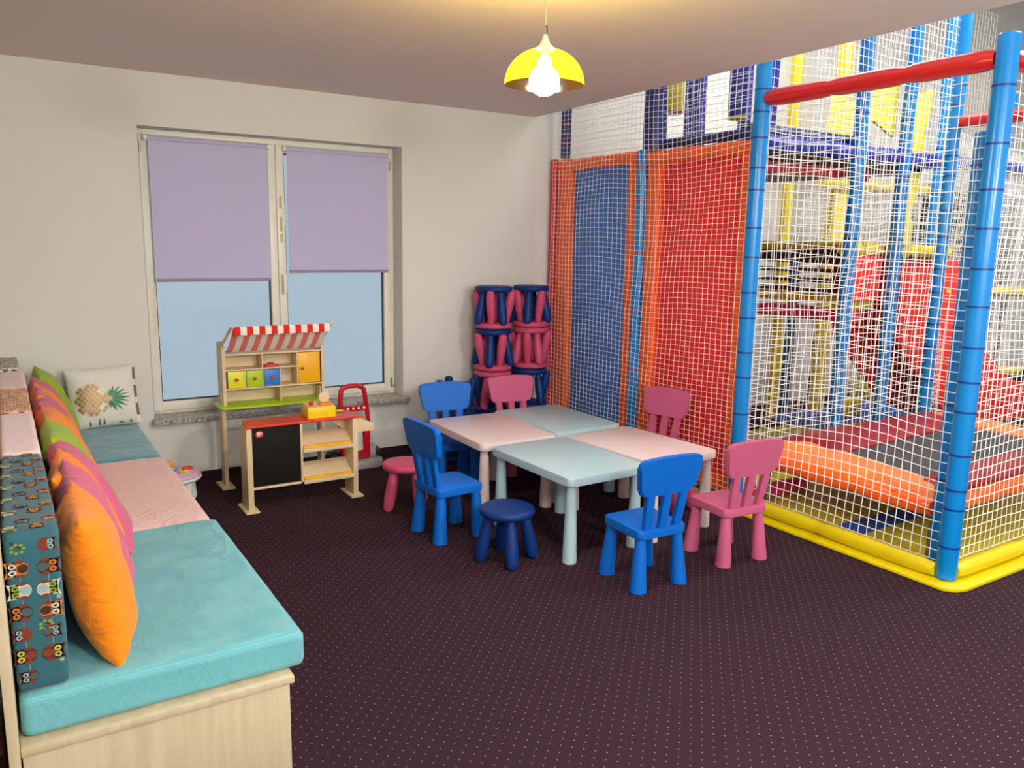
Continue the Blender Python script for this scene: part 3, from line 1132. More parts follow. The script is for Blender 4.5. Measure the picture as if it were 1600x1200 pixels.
# pale ground of the fruit, then gold diamonds
N = 20
for i in range(N):
    ua, ub = -1 + 2 * i / N, -1 + 2 * (i + 1) / N
    ha, hb = math.sqrt(max(0, 1 - ua * ua)), math.sqrt(max(0, 1 - ub * ub))
    on_pillow(b, [(pcu + pru * ua, pcv - prv * ha), (pcu + pru * ub, pcv - prv * hb), (pcu + pru * ub, pcv + prv * hb), (pcu + pru * ua, pcv + prv * ha)], M['gold_line'], .0012, 6)
du, dv = .150, .19
for i in range(-5, 6):
    for j in range(-8, 9):
        cu = pcu + i * du + (du / 2 if j % 2 else 0)
        cv = pcv + j * dv / 2 * 1.0
        if ((cu - pcu) / pru) ** 2 + ((cv - pcv) / prv) ** 2 > .80:
            continue
        a, c2 = du * .43, dv * .43
        sil = cu > pcu + .16 and random.random() < .5
        on_pillow(b, [(cu - a, cv), (cu, cv - c2), (cu + a, cv), (cu, cv + c2)], M['sequin_white'] if sil else M['gold'], .0022, 2)
b.build('pineapple_print', None, pin)
b = B()
lc = (.12, -.06)
for k, (ang, ln) in enumerate(((1.15, .42), (.80, .52), (.48, .58), (.22, .62), (0.0, .66), (-.22, .62), (-.48, .60), (-.80, .56), (-1.15, .46), (1.5, .28), (-1.5, .3))):
    for q, (st, w) in enumerate(((0.02, .048),)):
        d = (math.cos(ang), math.sin(ang) * 1.1)
        pr = (-d[1], d[0])
        s0 = (lc[0] + d[0] * .05, lc[1] + d[1] * .05)
        md = (lc[0] + d[0] * ln * .5, lc[1] + d[1] * ln * .5)
        tp = (lc[0] + d[0] * ln, lc[1] + d[1] * ln)
        on_pillow(b, [s0, (md[0] - pr[0] * w, md[1] - pr[1] * w), tp, (md[0] + pr[0] * w, md[1] + pr[1] * w)], M['leaf_green'] if k % 2 else M['leaf_dark'], .0018 + k * .0002, 5)
b.build('pineapple_leaves', None, pin)
b = B()
for k in range(9):
    v = -.9 + k * .2
    on_pillow(b, [(.88, v), (.97, v), (.97, v + .2), (.88, v + .2)], M['gold'] if k % 3 else M['sequin_white'], .0025, 2)
b.build('sequin_trim', None, pin)
for u, w, hh in ((-.52, .10, .16), (-.25, .08, .22), (-.12, .08, .20), (.3, .2, .07), (.62, .10, .12)):
    b = B()
    on_pillow(b, [(u, -.93), (u + w, -.93), (u + w * .6, -.93 + hh), (u + w * .3, -.93 + hh)], M['gold'], .0015, 2)
    b.build('sequin_patch', None, pin)

# soft toys in the gap behind the backboard
b = B()
b.sphere((0, 0, .12), .12, M['plush_grey'])
b.sphere((.03, -.06, .25), .07, M['plush_grey'])
b.sphere((-.02, -.10, .31), .03, M['plush_grey'])
o = b.build('soft_toy', None)
o.location = (-.197, 2.52, .3005)
tag(o, 'grey rounded soft toy behind the near end of the backboard', 'toy')
b = B()
b.sphere((0, 0, .145), .145, M['plush_orange'], sz=1)
o = b.build('toy_ball', None)
o.location = (-.223, 2.25, .0)
tag(o, 'dull orange soft ball low behind the backboard', 'toy')
b = B()
b.box(-.40, -.09, 2.40, 2.75, .285, .30, M['brown'], .003)
b.box(-.40, -.385, 2.40, 2.75, 0, .285, M['brown'], .003)
b.box(-.105, -.09, 2.60, 2.75, 0, .285, M['brown'], .003)
o = b.build('toy_crate', None)
tag(o, 'dark brown crate behind the backboard holding the grey soft toy', 'crate')


# ------------------------------------------------------------------ children's furniture
def leg_cone(b, x, y, z0, z1, r0, r1, dx=0, dy=0, n=24, m=None):
    b.loft([b.ring((x, y, z0), (0, 0, 1), r0 - .004, n), b.ring((x, y, z0 + .004), (0, 0, 1), r0, n),
            b.ring((x + dx, y + dy, z1), (0, 0, 1), r1, n)], m)


def make_chair(m, label):
    """child's chair: facing +Y, backrest at -Y; tapered legs, three slats, curved backrest panel"""
    e = empty('child_chair', (0, 0, 0), 0, label, 'chair', 'small plastic chairs around the tables')
    b = B()
    pl = rrect(-.150, .150, -.150, .150, .028, 6)
    b.prism(pl, 'Z', .272, .315, m, .006, 2)
    b.build('seat', None, e)
    for sx in (-1, 1):
        for sy in (-1, 1):
            b = B()
            leg_cone(b, sx * .130, sy * .130, 0, .274, .043, .0265, -sx * .016, -sy * .016, 24, m)
            b.build('leg', None, e)
    # slats lean back a little
    def back_y(z):
        return -.128 - (z - .315) * .17
    for k in (-1, 0, 1):
        b = B()
        w = .024
        xa, xb = k * .090, k * .100
        rings = []
        for z in (.312, .40, .53):
            x = k * (.093 + (z - .312) * .06)
            yc = back_y(z)
            rings.append([b.bm.verts.new(p) for p in ((x - w, yc - .013, z), (x + w, yc - .013, z), (x + w, yc + .013, z), (x - w, yc + .013, z))])
        b.loft(rings, m, True, False)
        es = [ed for ed in b.bm.edges if abs(ed.verts[0].co.z - ed.verts[1].co.z) > .01]
        bmesh.ops.bevel(b.bm, geom=es, offset=.005, segments=2, affect='EDGES')
        b.build('back_slat', None, e)
    # backrest panel: trapezoid with rounded corners, top edge arched
    b = B()
    zb_, zt2 = .495, .690
    out = []
    raw = []
    hw0, hw1 = .165, .197
    corners = [(-hw0, zb_), (hw0, zb_), (hw1, zt2 - .012), (-hw1, zt2 - .012)]
    r = .035
    for i in range(4):
        p = Vector(corners[i])
        a = (Vector(corners[i - 1]) - p).normalized()
        c = (Vector(corners[(i + 1) % 4]) - p).normalized()
        for k in range(7):
            t = k / 6
            q = (p + a * r) * (1 - t) ** 2 + p * 2 * t * (1 - t) + (p + c * r) * t * t
            raw.append(q)
        if i == 2:
            for k in range(1, 8):
                t = k / 8
                x = (hw1 - r) + (-2 * (hw1 - r)) * t
                raw.append(Vector((x, zt2 - .012)))
    for q in raw:
        z = q.y
        if z > zt2 - .03:
            z += .014 * (1 - (q.x / hw1) ** 2)
        out.append((q.x, z))
    b._begin()
    th = .018
    def PT(q, s):
        curve = .010 * (q[0] / hw1) ** 2
        return (q[0], back_y(q[1]) + s * th + curve, q[1])
    A = [b.bm.verts.new(PT(q, -1)) for q in out]
    Bv = [b.bm.verts.new(PT(q, 1)) for q in out]
    n = len(out)
    f1 = b.bm.faces.new(A)
    f2 = b.bm.faces.new(list(reversed(Bv)))
    for k in range(n):
        b.bm.faces.new((A[k], Bv[k], Bv[(k + 1) % n], A[(k + 1) % n]))
    b._end(m, False)
    bmesh.ops.bevel(b.bm, geom=list(set(list(f1.edges) + list(f2.edges))), offset=.006, segments=2, affect='EDGES')
    for f in b.bm.faces:
        f.smooth = True
    b.build('backrest', None, e)
    return e


def place(e, x, y, rz):
    e.location = (x, y, 0)
    e.rotation_euler = (0, 0, rz)


GC = 'small plastic chairs around the tables'
ch_b = make_chair(M['blue'], 'blue chair at the left end of the tables, seen from behind, by the pink stool')
place(ch_b, 2.115, 3.99, -PI / 2 + .05)
dup(ch_b, (2.677, 2.925, 0), (0, 0, -.04), 'blue chair nearest the camera, turned to the teal table', GC)
dup(ch_b, (2.605, 4.85, 0), (0, 0, PI - .16), 'blue chair facing the camera behind the left pink table', GC)
ch_p = make_chair(M['pink_chair'], 'pink chair nearest the camera, right of the front blue chair by the yellow padding')
place(ch_p, 3.295, 2.94, -.07)
dup(ch_p, (3.20, 4.90, 0), (0, 0, PI - .10), 'pink chair facing the camera in front of the stool stacks', GC)
dup(ch_p, (3.762, 4.085, 0), (0, 0, PI / 2 + .20), 'pink chair by the red netted panel, facing left to the tables', GC)


def make_table(m, label):
    e = empty('child_table', (0, 0, 0), 0, label, 'table', 'low tables pushed together in a square')
    b = B()
    b.prism(rrect(-.275, .275, -.385, .385, .035, 7), 'Z', .434, .48, m, .006, 3)
    b.build('tabletop', None, e)
    for sx in (-1, 1):
        for sy in (-1, 1):
            b = B()
            leg_cone(b, sx * .228, sy * .338, 0, .436, .040, .0255, 0, 0, 28, m)
            b.build('leg', None, e)
    return e


GT = 'low tables pushed together in a square'
t1 = make_table(M['table_teal'], 'pale teal table nearest the camera')
t1.location = (2.6866, 3.6134, 0)
t1.rotation_euler = (0, 0, .026)
dup(t1, (3.2233, 4.4866, 0), (0, 0, .023), 'pale teal table at the back, by the blue netted panel', GT)
t2 = make_table(M['table_pink'], 'pale pink table on the left of the group')
t2.location = (2.6683, 4.4449, 0)
t2.rotation_euler = (0, 0, -.030)
dup(t2, (3.262, 3.6433, 0), (0, 0, .085), 'pale pink table on the right of the group, by the red panel', GT)


def make_stool(m, label, group=None):
    e = empty('stool', (0, 0, 0), 0, label, 'stool', group)
    b = B()
    R0 = .150
    prof = [(.0, .252), (.110, .252), (.134, .254), (.145, .262), (R0, .276), (.147, .289), (.138, .297), (.120, .300), (.0, .3005)]
    prof = [(max(r, .0005), z) for r, z in prof]
    b.lathe(prof, 40, m=m)
    b.build('seat', None, e)
    for k in range(4):
        a = PI / 4 + k * PI / 2
        b = B()
        rings = []
        for z, rad in ((0, .016), (.006, .025), (.018, .0315), (.045, .0345), (.09, .0365), (.13, .0355), (.18, .0315), (.225, .0270), (.262, .0245)):
            rr = .096 + (1 - z / .262) * .050
            rings.append(b.ring((rr * math.cos(a), rr * math.sin(a), z), (0, 0, 1), rad, 18))
        b.loft(rings, m)
        b.build('leg', None, e)
    return e


st_n = make_stool(M['navy'], 'navy stool in front of the teal table')
place(st_n, 2.198, 3.475, .43)
st_p = make_stool(M['pink'], 'pink stool at the far left, behind the blue chair seen from behind')
place(st_p, 2.098, 4.535, 1.05)
dup(st_p, (3.56, 3.665, 0), (0, 0, .3), 'pink stool tucked under the right pink table')
# stacked stools in the corner: pairs of one upright and one upturned stool nested into each other
GS = 'stacked stools in the corner'
PH = .336


def stack(x, y, spec):
    z = 0.0
    for (lo, lo_l, up, up_l, r0, r1) in spec:
        src = st_n if lo == 'n' else st_p
        dup(src, (x + .004, y, z + .3005), (PI, 0, r0), lo_l, GS)
        src = st_n if up == 'n' else st_p
        dup(src, (x, y - .003, z + PH - .3005), (0, 0, r1), up_l, GS)
        z += PH


stack(3.30, 5.475, [
    ('n', 'upturned navy stool at the foot of the left stack', 'n', 'upright navy stool lowest in the left stack', .1, .9),
    ('n', 'upturned navy stool with legs in the air, below the middle of the left stack', 'p', 'upright pink stool in the left stack, over the upturned navy one', .55, 1.35),
    ('p', 'upturned pink stool in the left stack, under the second upright navy one', 'n', 'second navy upright stool from the top in the left stack', .80, 0.05),
    ('p', 'upturned pink stool near the top of the left stack', 'n', 'navy upright stool on top of the left stack', .05, .82),
])
stack(3.655, 5.475, [
    ('n', 'upturned navy stool at the foot of the right stack', 'n', 'upright navy stool lowest in the right stack', .1, .9),
    ('n', 'upturned navy stool in the right stack, behind the pink chair back', 'n', 'upright navy stool in the right stack, under the lower pink pair', .2, 1.0),
    ('p', 'lower upturned pink stool in the right stack', 'p', 'upright pink stool in the right stack', .0, .78),
    ('p', 'upturned pink stool near the top of the right stack', 'n', 'navy upright stool on top of the right stack, by the red pole', .82, .02),
])
# low stack behind the blue chair
dup(st_n, (2.925, 5.39, .3005), (PI, 0, .35), 'upturned navy stool on the floor behind the blue chair', GS)
dup(st_n, (2.925, 5.387, PH - .3005), (0, 0, 1.15), 'upright navy stool nested in the low stack behind the blue chair', GS)
dup(st_n, (2.93, 5.39, PH + .301), (PI, 0, .75), 'upturned navy stool behind the blue chair, legs sticking up', GS)

# ------------------------------------------------------------------ play shop: shelf
shop = empty('play_shop_shelf', (1.54, 5.53, 0), 0, 'wooden toy shop shelf with striped awning, standing at the window', 'toy shop shelf')


def part(e, name, b):
    for v in b.bm.verts:
        v.co -= Vector(e.location)
    return b.build(name, None, e)


def sub(pobj, name, b):
    for v in b.bm.verts:
        v.co -= Vector(pobj.parent.location)
    return b.build(name, None, pobj)


sy0, sy1 = 5.455, 5.60
for xs in (1.197, 1.872):
    b = B()
    b.box(xs, xs + .026, 5.485, 5.575, .012, .66, M['birch_z'], .002)
    part(shop, 'leg', b)
    b = B()
    b.box(xs - .03, xs + .056, 5.43, 5.63, 0, .013, M['birch_x'], .003)
    part(shop, 'foot', b)
    b = B()
    b.prism([(sy0, .575), (sy1, .575), (sy1, .985), (sy1 - .06, 1.0), (sy0, .95)], 'X', xs + .006, xs + .028, M['birch_z'])
    part(shop, 'side_panel', b)
xl, xr = 1.225, 1.878
b = B()
b.box(xl, xr, sy1 - .008, sy1, .575, .925, M['birch_x'])
part(shop, 'back_panel', b)
for nm, za, zc, xa, xb in (('shelf', .908, .918, xl, xr), ('shelf', .676, .686, xl, xr), ('shelf', .804, .813, xl, 1.475), ('shelf', .806, .815, 1.585, 1.708)):
    b = B()
    b.box(xa, xb, sy0 + .002, sy1 - .008, za, zc, M['birch_x'], .001)
    part(shop, nm, b)
for xa, za, zc in ((1.464, .686, .908), (1.584, .686, .815), (1.584, .575, .676), (1.703, .686, .908), (1.348, .686, .804)):
    b = B()
    b.box(xa, xa + .009, sy0 + .003, sy1 - .008, za, zc, M['birch_z'], .001)
    part(shop, 'divider', b)
b = B()
b.prism(rrect(1.165, 1.90, 5.37, 5.62, .03, 5), 'Z', .562, .575, M['lime_paint'], .003)
part(shop, 'counter_board', b)
for xa, xb, m, lab in ((1.236, 1.346, 'lemon_paint', 'yellow drawer'), (1.359, 1.462, 'lime_paint', 'lime green drawer'), (1.476, 1.582, 'blue_paint', 'blue drawer')):
    b = B()
    top = .801
    b.box(xa, xb, sy0 - .004, sy0 + .006, .689, top, M[m], .002)
    b.box(xa + .006, xb - .006, sy0 + .006, sy1 - .02, .690, top - .03, M['birch_x'])
    d = part(shop, 'drawer', b)
    d['label'] = lab
    b = B()
    xc = (xa + xb) / 2
    b.cyl((xc, sy0 - .003, .747), (xc, sy0 - .016, .747), .006, .008, 14, M['red_paint'])
    b.sphere((xc, sy0 - .020, .747), .0115, M['red_paint'], sy=.7)
    sub(d, 'knob', b)
b = B()
b.box(1.712, 1.866, sy0 - .004, sy0 + .006, .690, .905, M['amber_paint'], .002)
d = part(shop, 'door', b)
d['label'] = 'amber yellow door'
b = B()
b.cyl((1.738, sy0 - .003, .795), (1.738, sy0 - .016, .795), .006, .008, 14, M['red_paint'])
b.sphere((1.738, sy0 - .02, .795), .0115, M['red_paint'], sy=.7)
sub(d, 'knob', b)
# awning: two rods, cloth in sixteen stripes sagging between, valance at the front
for s, (xa, xb) in ((0, (1.205, 1.236)), (1, (1.892, 1.892))):
    b = B()
    b.tube([(xa, 5.50, .965), (xa + (xb - xa) * .5, 5.39, 1.04), (xb, 5.275, 1.125)], .0095, 10, M['birch_z'])
    part(shop, 'awning_rod', b)
b = B()
NS = 16
for k in range(NS):
    m = M['awn_red'] if k % 2 == 0 else M['awn_white']
    t0, t1 = k / NS, (k + 1) / NS
    def row(t):
        fx = 1.246 + (1.880 - 1.246) * t
        bx = 1.232 + (1.872 - 1.232) * t
        pts = []
        for q in range(8):
            u = q / 7
            y = 5.462 + (5.285 - 5.462) * u
            z = .935 + (1.116 - .935) * u - .016 * math.sin(PI * u) - .004 * math.sin(PI * t * 3) * u
            pts.append((bx + (fx - bx) * u, y, z))
        # over the front bar and down as a valance
        pts.append((fx, 5.274, 1.119))
        pts.append((fx, 5.268, 1.108))
        pts.append((fx, 5.266, 1.085))
        pts.append((fx, 5.268, 1.064 + .002 * math.sin(t * 40)))
        return pts
    ra, rb = row(t0), row(t1)
    b._begin()
    mu = M['awn_red_back'] if k % 2 == 0 else M['awn_white']
    ua = [b.bm.verts.new((p[0], p[1] + .0012, p[2] - .0022)) for p in ra[:8]]
    ub = [b.bm.verts.new((p[0], p[1] + .0012, p[2] - .0022)) for p in rb[:8]]
    for i in range(7):
        b.bm.faces.new((ua[i], ub[i], ub[i + 1], ua[i + 1]))
    b._end(mu, True)
    b._begin()
    va = [b.bm.verts.new(p) for p in ra]
    vb = [b.bm.verts.new(p) for p in rb]
    for i in range(len(va) - 1):
        b.bm.faces.new((va[i], vb[i], vb[i + 1], va[i + 1]))
    b._end(m, True)
aw = part(shop, 'awning_cloth', b)
b = B()
b.cyl((1.232, 5.278, 1.112), (1.897, 5.278, 1.112), .006, n=10, m=M['birch_x'])
part(shop, 'front_bar', b)
# small red toy on the shelf above the blue drawer
b = B()
b.box(-.045, .045, -.03, .03, 0, .012, M['pink'], .003)
b.box(-.03, .02, -.02, .02, .012, .020, M['red_paint'], .003)
b.cyl((-.02, 0, .02), (.02, 0, .02), .006, m=M['brown'])
o = b.build('toy_food', None)
o.location = (1.535, 5.50, .8145)
b2 = None
tag(o, 'small flat red toy on the open shelf above the blue drawer', 'toy')
# shelf under it
b = B()
b.box(1.475, 1.584, sy0 + .002, sy1 - .008, .8045, .8135, M['birch_x'], .001)
part(shop, 'shelf', b)

# ------------------------------------------------------------------ play shop: counter
ctr = empty('play_shop_counter', (1.56, 4.96, 0), 0, 'wooden toy shop counter with red top and blackboard front', 'toy shop counter')
for xa in (1.200, 1.883):
    b = B()
    b.box(xa, xa + .034, 4.885, 5.045, .012, .535, M['birch_z'], .002)
    part(ctr, 'side_panel', b)
    b = B()
    b.box(xa - .025, xa + .06, 4.855, 5.075, 0, .013, M['birch_x'], .003)
    part(ctr, 'foot', b)
b = B()
b.prism([(1.195, 4.872), (1.948, 4.872), (1.925, 5.085), (1.225, 5.085)], 'Z', .536, .550, M['red_paint'], .003)
part(ctr, 'countertop', b)
b = B()
b.box(1.236, 1.534, 4.888, 4.898, .162, .536, M['blackboard'], .001)
bb = part(ctr, 'blackboard', b)
b = B()
lx, lz, ly = 1.281, .494, 4.8875
n = 28
b.poly([(lx + .024 * math.cos(2 * PI * k / n), ly - .0008, lz + .021 * math.sin(2 * PI * k / n)) for k in range(n)], M['logo_red'])
# white mark: a hand-like crown over a curved stroke
def lq(pts):
    b.poly([(lx + p[0] * .001, ly - .0016, lz + p[1] * .001) for p in pts], M['logo_white'])
lq([(-15, -3), (12, 1), (14, 6), (-13, 5)])
for q in ((-15, 4, -9, 12, -17, 13), (-9, 4, -3, 14, -10, 15), (-3, 4, 4, 13, -2, 15), (4, 4, 11, 13, 5, 15), (9, 3, 17, 8, 14, 12)):
    lq([(q[0], q[1] - 3), (q[0] + 6, q[1] - 3), (q[2], q[3]), (q[4], q[5])])
lq([(-13, -3), (-7, -2), (-8, -10), (-12, -12)])
lq([(-8, -9), (10, -3), (12, 1), (-8, -5)])
sub(bb, 'emblem', b)
b = B()
b.box(1.234, 1.883, 4.886, 4.905, .142, .157, M['birch_x'], .002)
part(ctr, 'lower_rail', b)
b = B()
b.box(1.534, 1.549, 4.886, 5.04, .142, .536, M['birch_z'], .002)
part(ctr, 'divider', b)
for zf, zb2 in ((.348, .432), (.142, .228)):
    b = B()
    b.prism([(4.882, zf), (5.04, zb2), (5.04, zb2 + .012), (4.882, zf + .012)], 'X', 1.549, 1.883, M['birch_x'])
    b.box(1.549, 1.890, 4.872, 4.884, zf - .004, zf + .020, M['birch_x'], .002)
    sh = part(ctr, 'sloping_shelf', b)
    b = B()
    b.box(1.556, 1.872, 4.884, 4.905, zf + .018, zf + .036, M['amber_paint'], .002)
    lp = sub(sh, 'shelf_lip', b)
    lp['label'] = 'amber yellow lip strip'
b = B()
b.prism([(1.917, .533), (2.040, .478), (2.040, .440), (2.032, .433), (1.917, .433)], 'Y', 4.905, 4.918, M['birch_x'])
b.prism([(1.917, .533), (2.036, .480), (2.036, .470), (1.917, .520)], 'Y', 4.918, 5.03, M['birch_x'])
b.prism([(1.917, .533), (2.040, .478), (2.040, .440), (2.032, .433), (1.917, .433)], 'Y', 5.03, 5.043, M['birch_x'])
part(ctr, 'side_tray', b)
b = B()
b.prism([(1.72, .535), (1.883, .535), (1.883, .43)], 'Y', 5.025, 5.037, M['birch_x'])
part(ctr, 'corner_brace', b)

# toy till
till = empty('toy_cash_register', (1.69, 4.985, .5505), 0, 'yellow toy cash register on the red counter', 'toy cash register')
b = B()
b.box(-.095, .090, -.075, .055, 0, .074, M['yellow_paint'], .003)
part_ = b.build('body', None, till)
b = B()
b.prism([(-.070, .074), (.052, .090), (.052, .074)], 'X', -.090, .085, M['birch_x'])
b.build('top_plate', None, till)['label'] = 'pale wooden sloping top'
b = B()
b.cyl((-.058, -.035, .076), (-.058, -.035, .108), .014, n=18, m=M['red_paint'])
b.build('button', None, till)['label'] = 'red round button'
b = B()
b.box(-.005, .075, -.060, .01, .077, .089, M['orange_paint'], .002)
b.build('display', None, till)['label'] = 'orange display strip'
b = B()
b.cyl((.045, .016, .118), (.045, .024, .118), .036, n=24, m=M['birch_x'])
b.build('dial', None, till)['label'] = 'pale wooden disc'
b = B()
b.box(-.035, .035, -.02, .02, 0, .011, M['lime_paint'], .004)
o = b.build('toy_tray', None)
o.location = (1.845, 5.055, .5505)
tag(o, 'flat lime green toy piece on the counter behind the till', 'toy')

# ------------------------------------------------------------------ toy vacuum cleaner
vac = empty('toy_vacuum_cleaner', (2.16, 5.55, 0), 0, 'red and grey toy vacuum cleaner by the wall under the sill', 'toy vacuum cleaner')
b = B()
prof = [(-.118, .30), (-.115, .45), (-.108, .585), (-.095, .608), (-.045, .622), (.02, .620), (.058, .606), (.072, .585), (.092, .45), (.105, .30)]
pts = []
for i in range(len(prof) - 1):
    for k in range(4):
        t = k / 4
        pts.append((prof[i][0] * (1 - t) + prof[i + 1][0] * t, 0, prof[i][1] * (1 - t) + prof[i + 1][1] * t))
pts.append((prof[-1][0], 0, prof[-1][1]))
b.tube(pts, .0175, 12, M['vac_red'])
b.prism([(-.11, .43), (.095, .43), (.090, .475), (.0, .468), (-.108, .475)], 'Y', -.012, .012, M['vac_red'], .004)
hd = b.build('handle', None, vac)
b = B()
for k in range(4):
    b.cyl((-.06 + k * .042, -.0135, .452), (-.06 + k * .042, -.0115, .452), .0095, m=M['logo_white'], n=14)
b.build('button', None, hd)
b = B()
b.prism([(-.118, .31), (-.118, .07), (.105, .07), (.108, .31), (.062, .31), (.058, .21), (.0, .15), (-.06, .15), (-.070, .31)], 'Y', -.035, .035, M['vac_red'], .008)
b.build('body', None, vac)
b = B()
b.cyl((0, .0, .14), (0, .0, .40), .058, .05, 24, M['clear'])
b.build('dust_canister', None, vac)
b = B()
b.prism(rrect(-.135, .19, -.10, .12, .045, 6), 'Z', .006, .062, M['vac_grey'], .014, 3)
b.cyl((.13, .10, .075), (.185, .10, .075), .068, n=24, m=M['vac_grey'])
b.box(-.02, .17, .0, .10, .05, .105, M['vac_grey'], .02, 3)
b.build('floor_head', None, vac)
for xa, xb in ((-.185, -.125), (.172, .205)):
    b = B()
    b.cyl((xa, .08, .062), (xb, .08, .062), .062, n=26, m=M['vac_black'])
    b.build('wheel', None, vac)

# ------------------------------------------------------------------ baby activity table
act = empty('activity_table', (.852, 5.335, 0), 0, 'small round pink and white activity toy table behind the pink mattress', 'toy activity table')
b = B()
b.lathe([(.12, .150), (.155, .152), (.165, .165), (.163, .178), (.14, .180)], 36, m=M['toy_white'])
b.lathe([(.150, .179), (.160, .182), (.158, .196), (.135, .205), (.001, .207)], 36, m=M['toy_pink'])
b.build('tabletop', None, act)
b = B()
b.lathe([(.056, .207), (.060, .213), (.050, .216), (.001, .214)], 28, c=(-.03, .03, 0), m=M['toy_blue'])
b.lathe([(.042, .2155), (.040, .2185), (.001, .2190)], 28, c=(-.03, .03, 0), m=M['toy_white'])
b.build('drum', None, act)
b = B()
b.lathe([(.035, .206), (.035, .216), (.016, .221), (.015, .214)], 24, c=(.085, .02, 0), m=M['toy_red'])
b.build('ring', None, act)
b = B()
for k in range(5):
    b.sphere((.05 + .022 * math.cos(k * 1.256), -.055 + .018 * math.sin(k * 1.256), .212), .012, M['toy_yellow'], sz=.7, u=12, v=8)
b.build('flower_button', None, act)
b = B()
b.sphere((-.02, .125, .215), .04, M['toy_orange'], sz=.8, sy=.6)
b.build('roller', None, act)
b = B()
b.sphere((-.035, -.085, .209), .018, M['pink'], sz=.6)
b.build('knob', None, act)
for a in (-1.0, .35, 2.2, 3.7):
    b = B()
    x, y = .115 * math.cos(a), .115 * math.sin(a)
    b.loft([b.ring((x * 1.05, y * 1.05, 0), (0, 0, 1), .020, 14), b.ring((x * 1.05, y * 1.05, .02), (0, 0, 1), .026, 14),
            b.ring((x, y, .10), (0, 0, 1), .024, 14), b.ring((x * .95, y * .95, .155), (0, 0, 1), .032, 14)], M['toy_white'])
    b.build('leg', None, act)

# ------------------------------------------------------------------ pendant lamp
LX, LY = 1.775, 2.60
pen = empty('pendant_lamp', (LX, LY, CZ), 0, 'yellow dome pendant lamp glowing below the ceiling', 'pendant lamp')


def lp(name, b):
    for v in b.bm.verts:
        v.co -= Vector((0, 0, CZ))
    return b.build(name, None, pen)


b = B()
b.tube([(0, 0, CZ), (.001, 0, 2.60), (0, 0, 2.475)], .0028, 8, M['cord'])
lp('cord', b)
b = B()
b.lathe([(.004, CZ - .035), (.035, CZ - .022), (.038, CZ - .0005)], 24, m=M['lamp_cap'])
lp('ceiling_rose', b)
b = B()
b.tube([(0, 0, 2.478), (.006, 0, 2.470), (.008, 0, 2.455), (.004, 0, 2.442)], .0022, 8, M['dark_metal'])
lp('hook', b)
b = B()
b.lathe([(.038, 2.393), (.034, 2.397), (.020, 2.410), (.012, 2.428), (.008, 2.442), (.002, 2.445)], 28, m=M['lamp_cap'])
b.cyl((0, 0, 2.36), (0, 0, 2.394), .018, n=18, m=M['lamp_cap'])
lp('cap', b)
b = B()
prof = []
RS = .148
for k in range(17):
    t = k / 16 * PI / 2
    prof.append((max(.032, RS * math.cos(t)), 2.268 + .128 * math.sin(t)))
prof = [(RS, 2.266)] + prof
prof = [p for i, p in enumerate(prof) if i == 0 or p[0] > .0321 or i == len(prof) - 1]
b.lathe(prof, 56, m=M['shade'], cap=False)
sh = lp('lamp_shade', b)
b = B()
bp = [(.001, 2.226)]
for k in range(1, 12):
    t = -PI / 2 + PI * k / 12
    bp.append((.056 * math.cos(t), 2.282 + .056 * math.sin(t)))
bp += [(.028, 2.342), (.02, 2.362)]
b.lathe(bp, 32, m=M['bulb'])
lp('bulb', b)


# ------------------------------------------------------------------ netting and padded play structure
def net(name, e, O, U, V, lu, lv, cell, r=.0022, sag=.02, seed=0, pull=0.0, m=None):
    """knotted net in the parallelogram O + u*U + v*V (unit vectors), pulled a little out of true"""
    O, U, V = Vector(O), Vector(U).normalized(), Vector(V).normalized()
    N = U.cross(V)
    cu_, cv_ = cell if isinstance(cell, tuple) else (cell, cell)
    nu, nv = max(1, round(lu / cu_)), max(1, round(lv / cv_))
    off = Vector((seed * 9.1, seed * 3.3, seed * 1.7))

    def P(i, j):
        u, v = i / nu * lu, j / nv * lv
        w = math.sin(PI * i / nu) * math.sin(PI * j / nv)
        q = Vector((u * 1.3, v * 1.3, 0)) + off
        du = noise.noise(q) * .06 * w + noise.noise(q * 5) * .006
        dv = noise.noise(q + Vector((7, 3, 1))) * .07 * w + noise.noise(q * 5 + Vector((1, 8, 2))) * .006 - pull * math.sin(PI * i / nu) * (1 - v / lv)
        dn = noise.noise(q + Vector((2, 9, 4))) * sag * w
        return O + U * (u + du) + V * (v + dv) + N * dn
    G = [[P(i, j) for j in range(nv + 1)] for i in range(nu + 1)]
    vs, fs = [], []

    def cord(pts, A, Bx):
        base = len(vs)
        for p in pts:
            vs.extend((p + A * r, p + Bx * r, p - A * r, p - Bx * r))
        for k in range(len(pts) - 1):
            a = base + 4 * k
            for q in range(4):
                fs.append((a + q, a + (q + 1) % 4, a + 4 + (q + 1) % 4, a + 4 + q))
    for i in range(nu + 1):
        cord(G[i], U, N)
    for j in range(nv + 1):
        cord([G[i][j] for i in range(nu + 1)], V, N)
    me = bpy.data.meshes.new(name)
    me.from_pydata(vs, [], fs)
    me.materials.append(m or M['net'])
    o = bpy.data.objects.new(name, me)
    C.objects.link(o)
    o.parent = e
    if e is not None:
        for v in me.vertices:
            v.co -= Vector(e.location)
    return o


def post(e, x, y, z0, z1, m, r=.048, ties=None, name='post', tie_m=None):
    """foam-wrapped upright with cable ties"""
    b = B()
    b.loft([b.ring((x, y, z0), (0, 0, 1), r, 22), b.ring((x, y, z1 - .006), (0, 0, 1), r, 22), b.ring((x, y, z1), (0, 0, 1), r - .006, 22)], m)
    for z in (ties or ()):
        b.lathe([(r - .002, z - .006), (r + .0022, z - .005), (r + .0022, z + .005), (r - .002, z + .006)], 22, (x, y, 0), tie_m or M['tie_blue'], True, False)
    return part(e, name, b)


